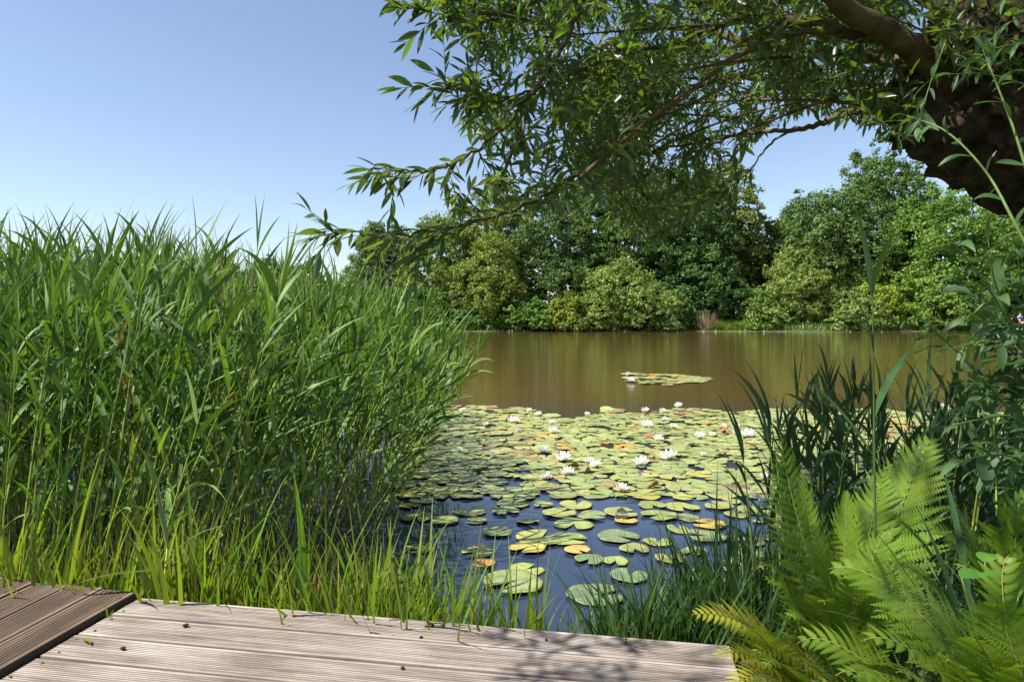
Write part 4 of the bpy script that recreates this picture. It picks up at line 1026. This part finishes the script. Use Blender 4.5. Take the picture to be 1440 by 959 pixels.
def leafy(l, path, span, ls, step=.022):
    """alternate leaves along the last SPAN metres of a twig path"""
    seg = np.linalg.norm(np.diff(path, axis=0), axis=1); cum = np.concatenate([[0], np.cumsum(seg)]); tot = cum[-1]
    s = max(0, tot - span); ga = rng.uniform(0, 6); k = 0
    while s <= tot:
        p = np.array([np.interp(s, cum, path[:, c]) for c in range(3)]); q = np.array([np.interp(min(s + .03, tot), cum, path[:, c]) for c in range(3)])
        t = q - p if np.linalg.norm(q - p) > 1e-4 else path[-1] - path[-2]; t = t / np.linalg.norm(t)
        side = norm(np.cross(t, [0, 0, 1.0])); up = np.cross(side, t); a = ga + k * 2.4
        d = t * rng.uniform(.55, .95) + (side * math.cos(a) + up * math.sin(a) * .8) * .75 + np.array([0, 0, -.18])
        l.P.append(p); l.D.append(d / np.linalg.norm(d)); l.L.append(ls * rng.uniform(.050, .098)); k += 1; s += step * ls * rng.uniform(.7, 1.3)
    l.P.append(path[-1]); l.D.append(norm(path[-1] - path[-2])); l.L.append(ls * .06)
for nm in 'CEFGH': 
    l = LB[nm]; leafy(l, l.p, {'C': 1.25, 'E': .5, 'F': .9, 'G': .8, 'H': .7}[nm], 1.3, .020)
# short side twigs near the visible tips
for nm, i0, n in (('C', .62, 12), ('F', .62, 8), ('G', .5, 9), ('H', .4, 10), ('E', .3, 6), ('D', .5, 8)):
    l = LB[nm]
    for k in range(n):
        i = int((i0 + (1 - i0) * rng.random()) * (len(l.p) - 2)); p = l.p[i]; t = norm(l.p[i + 1] - p)
        d = norm(t * .8 + rng.normal(0, .5, 3) * [1, .8, .8]); ln = rng.uniform(.10, .22)
        pth = np.array([p, p + d * ln * .5, p + d * ln + [0, 0, -.02]]); tube(l.wood, pth, [.0018, .0014, .0008], 5); leafy(l, pth, ln * .9, 1.2, .020)
order = sorted(range(len(anchors)), key=lambda i: min(np.min(np.linalg.norm(LB[n].p - anchors[i][0], axis=1)) for n in (list(anchors[i][2]))))
NODES = {n: np.array(LB[n].nodes) for n in LB}
for i in order:
    p, ls, names = anchors[i]
    best = None
    for n in names:
        dd = np.linalg.norm(NODES[n] - p, axis=1); j = int(np.argmin(dd))
        if best is None or dd[j] < best[0]: best = (dd[j], n, j)
    dist, n, j = best; l = LB[n]; q = NODES[n][j]
    if dist < .05: q = NODES[n][max(0, j - 2)]; dist = np.linalg.norm(q - p)
    mid = (p + q) / 2 + np.array([0, 0, .06 * dist]) + rng.normal(0, .05, 3) * dist
    k = max(3, int(dist / .08)); t = np.linspace(0, 1, k + 1)[:, None]
    pth = (1 - t) ** 2 * q + 2 * t * (1 - t) * mid + t * t * p
    tube(l.wood, pth, np.linspace(min(.002 + .006 * dist, .010), .0010, len(pth)), 5, cap=False)
    leafy(l, pth, min(dist * .95, .46 * ls), ls, .0185 if ls < 1.2 else .026)
    NODES[n] = np.vstack([NODES[n], pth[1:]])
nleaf = 0
for nm, l in LB.items():
    for k in range(len(l.wood.v)): l.wood.v[k] = l.wood.v[k] - WB.astype(np.float32)
    o = l.wood.build('limb', M['branch'], willow)
    if l.P:
        P, D, LL = np.array(l.P) - WB, np.array(l.D), np.array(l.L); n = len(P); nleaf += n
        mb = MB(); side = norm(np.cross(D, np.array([0, 0, 1.0])) + rng.normal(0, .45, (n, 3)))
        ribbons(mb, P, D, np.stack([rng.normal(0, .15, n), rng.normal(0, .15, n), -rng.uniform(.05, .6, n)], -1), LL, LL * rng.uniform(.20, .28, n), LEAFP, 5, side=side, fold=.3)
        mb.build('foliage', M['willow_leaf'], o)
print('willow leaves', nleaf, 'far leaves', NLEAF)

# green shoots that hang and rise round the pollard head
def shoot(pts, r, ls, step, parent=willow, span=None, w=.24, name='shoot', origin=WB):
    l = Limb(); l.P = []; l.D = []; l.L = []; pth = catmull(pts, 8); mb = MB()
    tube(mb, pth - origin, np.linspace(r, r * .35, len(pth)), 7)
    o = mb.build(name, M['green_stem'], parent)
    leafy(l, pth, span or 9, ls, step); P, D, LL = np.array(l.P) - origin, np.array(l.D), np.array(l.L); n = len(P)
    mb = MB(); side = norm(np.cross(D, np.array([0, 0, 1.0])) + rng.normal(0, .5, (n, 3)))
    ribbons(mb, P, D, np.stack([rng.normal(0, .3, n), rng.normal(0, .3, n), -rng.uniform(.2, 1.5, n)], -1), LL, LL * w * rng.uniform(.8, 1.2, n), LEAFP, 7, side=side, fold=.3, twist=rng.normal(0, .5, n))
    mb.build('leaves', M['shoot_leaf'], o); return o
shoot([at(1275, 163, 2.3), at(1330, 185, 2.2), at(1385, 240, 2.1), at(1425, 310, 2.0), at(1470, 400, 1.95)][::-1], .0055, 1.15, .055)
shoot([at(1382, 70, 2.2), at(1402, 120, 2.15), at(1425, 180, 2.1), at(1450, 260, 2.05)][::-1], .005, 1.15, .06)
for px0, py0, px1, py1, d in ((1450, 20, 1390, 60, 2.3), (1450, 60, 1360, 90, 2.4), (1445, 120, 1330, 105, 2.35), (1440, 10, 1400, -10, 2.2), (1330, 60, 1290, 180, 2.5)):
    shoot([at(px0, py0, d), at((px0 + px1) / 2, (py0 + py1) / 2 - 8, d), at(px1, py1, d - .05)], .003, 1.0, .035)

# ------------------------------------------------------------------ leafy shrub, reeds and ferns on the bank at the right
sh = empty('willow_shrub', (1.95, 2.2, .1), 'leafy young willow bush with broad leaves growing under the pollard head', 'shrub')
SO = np.array([1.95, 2.2, .1])
for pts in ([(1500, 760), (1440, 610), (1370, 520), (1310, 462), (1282, 440)], [(1500, 700), (1450, 520), (1405, 430), (1365, 372), (1330, 330)], [(1490, 640), (1440, 560), (1380, 540), (1330, 545)],
            [(1500, 720), (1440, 650), (1390, 640), (1350, 650)], [(1490, 600), (1430, 470), (1400, 400), (1390, 340)], [(1500, 680), (1460, 500), (1440, 420), (1430, 350)], [(1500, 600), (1430, 500), (1390, 480), (1340, 490)],
            [(1500, 760), (1440, 700), (1410, 660), (1395, 600)], [(1480, 520), (1440, 440), (1420, 390), (1425, 330)], [(1500, 660), (1430, 590), (1380, 590), (1330, 600)], [(1500, 560), (1450, 470), (1410, 455), (1370, 450)]):
    d0 = rng.uniform(1.95, 2.35)
    shoot([at(a, b, d0 - .05 * k) for k, (a, b) in enumerate(pts)], .0045, rng.uniform(1.0, 1.5), .034, parent=sh, name='branch', origin=SO, w=.26)

for k in range(26):
    x0, y0 = rng.uniform(1440, 1530), rng.uniform(520, 760); x1, y1 = rng.uniform(1340, 1440), rng.uniform(350, 680); d0 = rng.uniform(2.1, 2.8)
    shoot([at(x0, y0, d0), at((x0 + x1) / 2 + 15, (y0 + y1) / 2 - 25, d0 - .05), at(x1, y1, d0 - .1)], .004, rng.uniform(.9, 1.3), .030, parent=sh, name='branch', origin=SO, w=.26)
# dark reed clump
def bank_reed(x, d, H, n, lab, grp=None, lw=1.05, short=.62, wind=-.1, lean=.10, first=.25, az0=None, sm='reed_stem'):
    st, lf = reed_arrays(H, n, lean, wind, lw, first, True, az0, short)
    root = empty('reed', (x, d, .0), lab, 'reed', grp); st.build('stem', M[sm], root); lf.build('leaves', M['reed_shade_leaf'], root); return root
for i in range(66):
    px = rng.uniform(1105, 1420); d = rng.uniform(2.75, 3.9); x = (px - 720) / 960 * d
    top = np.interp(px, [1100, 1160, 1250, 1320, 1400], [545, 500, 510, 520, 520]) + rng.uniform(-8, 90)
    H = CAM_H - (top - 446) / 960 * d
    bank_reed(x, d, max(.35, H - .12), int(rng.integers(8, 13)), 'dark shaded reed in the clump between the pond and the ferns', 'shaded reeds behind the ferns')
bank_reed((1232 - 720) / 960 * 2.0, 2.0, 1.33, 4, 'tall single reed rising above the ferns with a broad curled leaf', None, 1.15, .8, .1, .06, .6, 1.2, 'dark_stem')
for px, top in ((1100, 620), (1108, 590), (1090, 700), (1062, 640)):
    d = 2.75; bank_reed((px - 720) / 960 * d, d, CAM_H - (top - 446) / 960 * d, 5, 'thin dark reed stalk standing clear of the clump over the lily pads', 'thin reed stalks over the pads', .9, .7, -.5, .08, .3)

# ferns
def frond(parent, origin, base, mid, tip, width, npair=26, yellow=False, roll=0.0, seed=0, nl=18):
    """a once-divided frond; each leaflet is cut into lobes along both edges"""
    rs = np.random.default_rng(seed)
    t = np.linspace(0, 1, 60)[:, None]
    path = (1 - t) ** 2 * base + 2 * t * (1 - t) * mid + t * t * tip
    cum = np.concatenate([[0], np.cumsum(np.linalg.norm(np.diff(path, axis=0), axis=1))]); Lr = cum[-1]
    mb = MB(); tube(mb, path - origin, np.linspace(.0032, .0007, 60), 5)
    fr = mb.build('frond', M['rachis'], parent)
    T = norm(np.gradient(path, axis=0)); lv = MB()
    for k in range(npair * 2):
        s = 1 if k % 2 else -1; f = .14 + .85 * ((k // 2) + .25 * (k % 2)) / npair
        ln = width * (np.interp(f, [.1, .25, .45, .7, .9, 1.0], [.45, .85, 1.0, .78, .36, .06])) * rs.uniform(.92, 1.06)
        c = f * Lr; p = np.array([np.interp(c, cum, path[:, q]) for q in range(3)]); tg = norm(np.array([np.interp(c, cum, T[:, q]) for q in range(3)]))
        side = np.cross(tg, [0, 0, 1.0]); side = side / max(np.linalg.norm(side), .05); up = np.cross(side, tg)
        side, up = side * math.cos(roll) + up * math.sin(roll), up * math.cos(roll) - side * math.sin(roll)
        sw = R(rs.uniform(14, 22) + 22 * f)
        d0 = side * s * math.cos(sw) + tg * math.sin(sw) + up * .16
        m = nl; u = np.linspace(0, 1, m + 1)
        D = norm(d0[None] + (tg[None] * .28 * u[:, None] - up[None] * (.55 + .2 * rs.normal()) * u[:, None] ** 1.5))
        P = p + np.concatenate([np.zeros((1, 3)), np.cumsum((D[:-1] + D[1:]) * .5 * ln / m, 0)])
        nn = norm(np.cross(D, tg) * s); nn = np.where((nn @ up)[:, None] < 0, -nn, nn)
        S = norm(np.cross(nn, D))
        w = width * .078 * np.interp(u, [0, .08, .35, .7, 1], [.7, 1, .95, .58, .06]) * (.55 + .45 * ln / width)
        V = [P]; Q = []; T3 = []; nv = m + 1
        for e in (1, -1):
            ou = P + S * e * w[:, None] + D * w[:, None] * .35 - nn * w[:, None] * .12
            a = ou[:-1] * .82 + ou[1:] * .18; b = ou[:-1] * .30 + ou[1:] * .70
            ins = (P[1:] + S[1:] * e * w[1:, None] * .5)
            base0 = sum(len(x) for x in V); V += [a, b, ins]; kk = np.arange(m)
            prev = np.where(kk == 0, 0, base0 + 2 * m + kk - 1)
            Q += [np.stack([kk, base0 + kk, base0 + m + kk, kk + 1], -1) if e == 1 else np.stack([kk + 1, base0 + m + kk, base0 + kk, kk], -1)]
        lv.add(np.vstack(V) - origin, np.vstack(Q))
    lv.build('leaflets', M['fern_yellow'] if yellow else M['fern'], fr)
M['fern_yellow'] = leaf_mat('fern_frond_yellowing', (.38, .40, .05), trans=.40, tcol=(1.4, 1.25, .4), var=.15, hue=.012, rough=.5, spec=.3, nscale=7)
fd = 0
def fern(label, root, fronds):
    global fd
    o = empty('fern', root, label, 'fern'); org = np.array(root, float)
    for (tpx, tpy, td, mpx, mpy, md, w, roll, yl) in fronds:
        fd += 1; tip = at(tpx, tpy, td); mid = at(mpx, mpy, md)
        frond(o, org, org + np.array([rng.normal(0, .03), rng.normal(0, .03), 0]), mid, tip, w, 25, yl, roll, fd)
    return o
fern('small yellowing fern reaching over the end of the pale deck', (.86, 1.95, .12), [
    (972, 864, 1.85, 1075, 850, 1.9, .11, .5, True), (1022, 985, 1.75, 1050, 900, 1.8, .10, .3, True), (1064, 800, 2.0, 1110, 760, 2.05, .11, -.2, False), (1002, 925, 1.72, 1050, 890, 1.76, .10, .3, True), (1040, 890, 1.75, 1070, 860, 1.8, .11, -.3, False), (1075, 940, 1.62, 1090, 900, 1.66, .11, .2, False)])
fern('large bright fern spreading its fronds at the bottom of the bank', (1.22, 1.50, .05), [
    (1165, 800, 1.72, 1270, 760, 1.62, .21, .45, False), (1215, 900, 1.40, 1300, 860, 1.42, .17, .3, False), (1120, 905, 1.62, 1200, 850, 1.6, .15, .4, False),
    (1400, 850, 1.45, 1400, 830, 1.5, .20, -.5, False), (1330, 930, 1.25, 1350, 900, 1.3, .15, .1, False), (1475, 880, 1.42, 1440, 850, 1.45, .18, -.4, False), (1110, 990, 1.5, 1180, 910, 1.5, .13, .2, False),
    (1260, 945, 1.2, 1300, 930, 1.28, .13, .3, False), (1445, 940, 1.25, 1420, 900, 1.3, .15, -.3, False), (1175, 950, 1.38, 1230, 900, 1.42, .13, .1, False), (1420, 780, 1.62, 1380, 800, 1.6, .17, -.2, False), (1300, 850, 1.5, 1330, 830, 1.5, .17, .5, False), (1230, 860, 1.6, 1250, 830, 1.6, .15, -.3, False), (1370, 900, 1.3, 1380, 880, 1.36, .15, -.1, False)])
fern('tall upright fern with two raised fronds before the dark reeds', (1.12, 2.25, .1), [
    (1098, 612, 2.35, 1110, 720, 2.35, .15, .9, False), (1312, 612, 2.3, 1265, 690, 2.3, .22, -.35, False), (1190, 690, 2.25, 1190, 740, 2.25, .15, .2, False), (1085, 760, 2.15, 1100, 740, 2.2, .13, .5, False), (1130, 660, 2.3, 1130, 740, 2.3, .14, -.3, False), (1250, 650, 2.4, 1220, 720, 2.35, .16, .2, False)])
fern('dark shaded fern under the willow bush beside the large one', (1.55, 1.95, .1), [
    (1450, 690, 2.0, 1400, 720, 2.0, .18, -.3, False), (1290, 740, 1.95, 1370, 730, 1.95, .18, .4, False), (1420, 790, 1.8, 1420, 760, 1.85, .16, -.3, False), (1345, 800, 1.85, 1380, 760, 1.88, .15, .2, False), (1330, 700, 2.1, 1360, 720, 2.1, .16, .3, False), (1400, 740, 1.9, 1400, 740, 1.95, .17, .0, False), (1240, 790, 1.9, 1300, 770, 1.92, .15, .4, False)])
fern('low fern at the deck end between the yellowing and the upright ferns', (1.0, 2.0, .1), [
    (1075, 815, 2.0, 1120, 800, 2.02, .13, .5, False), (1160, 850, 1.85, 1150, 810, 1.9, .14, .0, False), (1215, 800, 1.9, 1200, 790, 1.95, .14, -.2, False), (1060, 920, 1.8, 1100, 880, 1.85, .11, .4, True), (1110, 870, 1.8, 1130, 830, 1.85, .13, .4, False), (1140, 735, 2.1, 1150, 760, 2.1, .14, .3, False), (1250, 745, 2.0, 1220, 760, 2.0, .15, -.2, False)])
# broad-leaved weed and strap leaves among the ferns
o = empty('broadleaf_weed', (1.28, 1.78, .1), 'weed with broad bright green leaves among the ferns', 'weed'); org = np.array([1.28, 1.78, .1])
mb = MB(); st = MB()
for (px, py, d, az, ln, w) in ((1352, 812, 1.80, .2, .09, .075), (1420, 815, 1.78, 2.4, .07, .06), (1385, 790, 1.84, 1.2, .06, .05), (1432, 838, 1.72, -.6, .06, .05)):
    p = at(px, py, d) - org; ribbons(mb, [p], [[math.cos(az), math.sin(az) * .4, .25]], [[0, 0, -.7]], ln, w, (.25, .9, 1, .85, .5, .03), 7, fold=.18); tube(st, catmull([[0, 0, 0], p * .6 + [0, 0, .03], p], 4), .002, 5)
mb.build('leaves', M['broad_leaf'], o); st.build('stem', M['green_stem'], o)
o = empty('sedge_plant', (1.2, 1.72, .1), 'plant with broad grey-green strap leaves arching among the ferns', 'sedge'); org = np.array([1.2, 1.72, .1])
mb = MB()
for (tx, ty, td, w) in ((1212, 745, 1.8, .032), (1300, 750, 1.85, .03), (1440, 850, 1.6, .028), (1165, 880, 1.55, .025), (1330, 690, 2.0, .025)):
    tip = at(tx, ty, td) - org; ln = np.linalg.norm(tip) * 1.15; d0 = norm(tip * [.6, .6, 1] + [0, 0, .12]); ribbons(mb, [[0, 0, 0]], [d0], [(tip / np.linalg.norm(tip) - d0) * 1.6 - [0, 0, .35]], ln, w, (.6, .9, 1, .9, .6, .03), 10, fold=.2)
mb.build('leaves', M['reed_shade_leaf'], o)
# ground cover of the fern bank
mb = MB(); n = 4200; x = rng.uniform(.9, 3.6, n); y = rng.uniform(.9, 4.0, n); ok = y < near_shore(x) + .15; x, y = x[ok], y[ok]; n = len(x); a = rng.uniform(0, 6.28, n)
ribbons(mb, np.stack([x, y, ground_z(x, y) - .02], -1), np.stack([.5 * np.cos(a), .5 * np.sin(a), 1 + 0 * a], -1), np.stack([.9 * np.cos(a), .9 * np.sin(a), -.7 + 0 * a], -1), rng.uniform(.15, .5, n), rng.uniform(.007, .014, n), GP, 5, side=np.stack([np.cos(a + 1), np.sin(a + 1), 0 * a], -1))
tag(mb.build('undergrowth', M['grass_shade']), 'low green undergrowth covering the bank beneath the ferns', 'undergrowth', kind='stuff')

# ------------------------------------------------------------------ light, sky, camera
w = bpy.data.worlds.new('World'); scene.world = w; w.use_nodes = True
nt = w.node_tree; bg = nt.nodes['Background']; sky = nt.nodes.new('ShaderNodeTexSky'); sky.sky_type = 'NISHITA'; sky.sun_disc = False
sky.sun_elevation = R(SUN_EL); sky.sun_rotation = math.atan2(SUN[0], SUN[1]) % (2 * PI)
sky.air_density = 1.0; sky.dust_density = .5; sky.ozone_density = 1.8
mx = nt.nodes.new('ShaderNodeMix'); mx.data_type = 'RGBA'; mx.blend_type = 'MULTIPLY'; mx.inputs[0].default_value = 1; mx.inputs[7].default_value = (1.0, .975, 1.0, 1)
nt.links.new(sky.outputs[0], mx.inputs[6]); hs = nt.nodes.new('ShaderNodeHueSaturation'); hs.inputs['Saturation'].default_value = .94; hs.inputs['Value'].default_value = 1.04
nt.links.new(mx.outputs[2], hs.inputs['Color']); nt.links.new(hs.outputs[0], bg.inputs[0]); bg.inputs[1].default_value = .092
ld = bpy.data.lights.new('sun', 'SUN'); ld.energy = 5.0; ld.angle = R(.53); ld.color = (1.0, .955, .88)
lo = link(bpy.data.objects.new('sun', ld)); lo.rotation_euler = Vector(-SUN).to_track_quat('-Z', 'Y').to_euler(); lo.location = (-8, 4, 14)
cd = bpy.data.cameras.new('camera'); cam = link(bpy.data.objects.new('camera', cd)); cam.location = (0, 0, CAM_H); cam.rotation_euler = (PI / 2, 0, 0)
cd.sensor_width = 36; cd.lens = 24; cd.shift_y = -(479.5 - 446) / 1440; cd.clip_start = .05; cd.clip_end = 5000
scene.camera = cam
vs = scene.view_settings; vs.view_transform = 'Standard'; vs.look = 'None'; vs.gamma = 1; vs.exposure = .95; vs.use_curve_mapping = False
cy = scene.cycles; cy.max_bounces = 7; cy.diffuse_bounces = 3; cy.glossy_bounces = 3; cy.transmission_bounces = 4; cy.caustics_reflective = False; cy.caustics_refractive = False; cy.sample_clamp_indirect = 6
cy.use_denoising = True
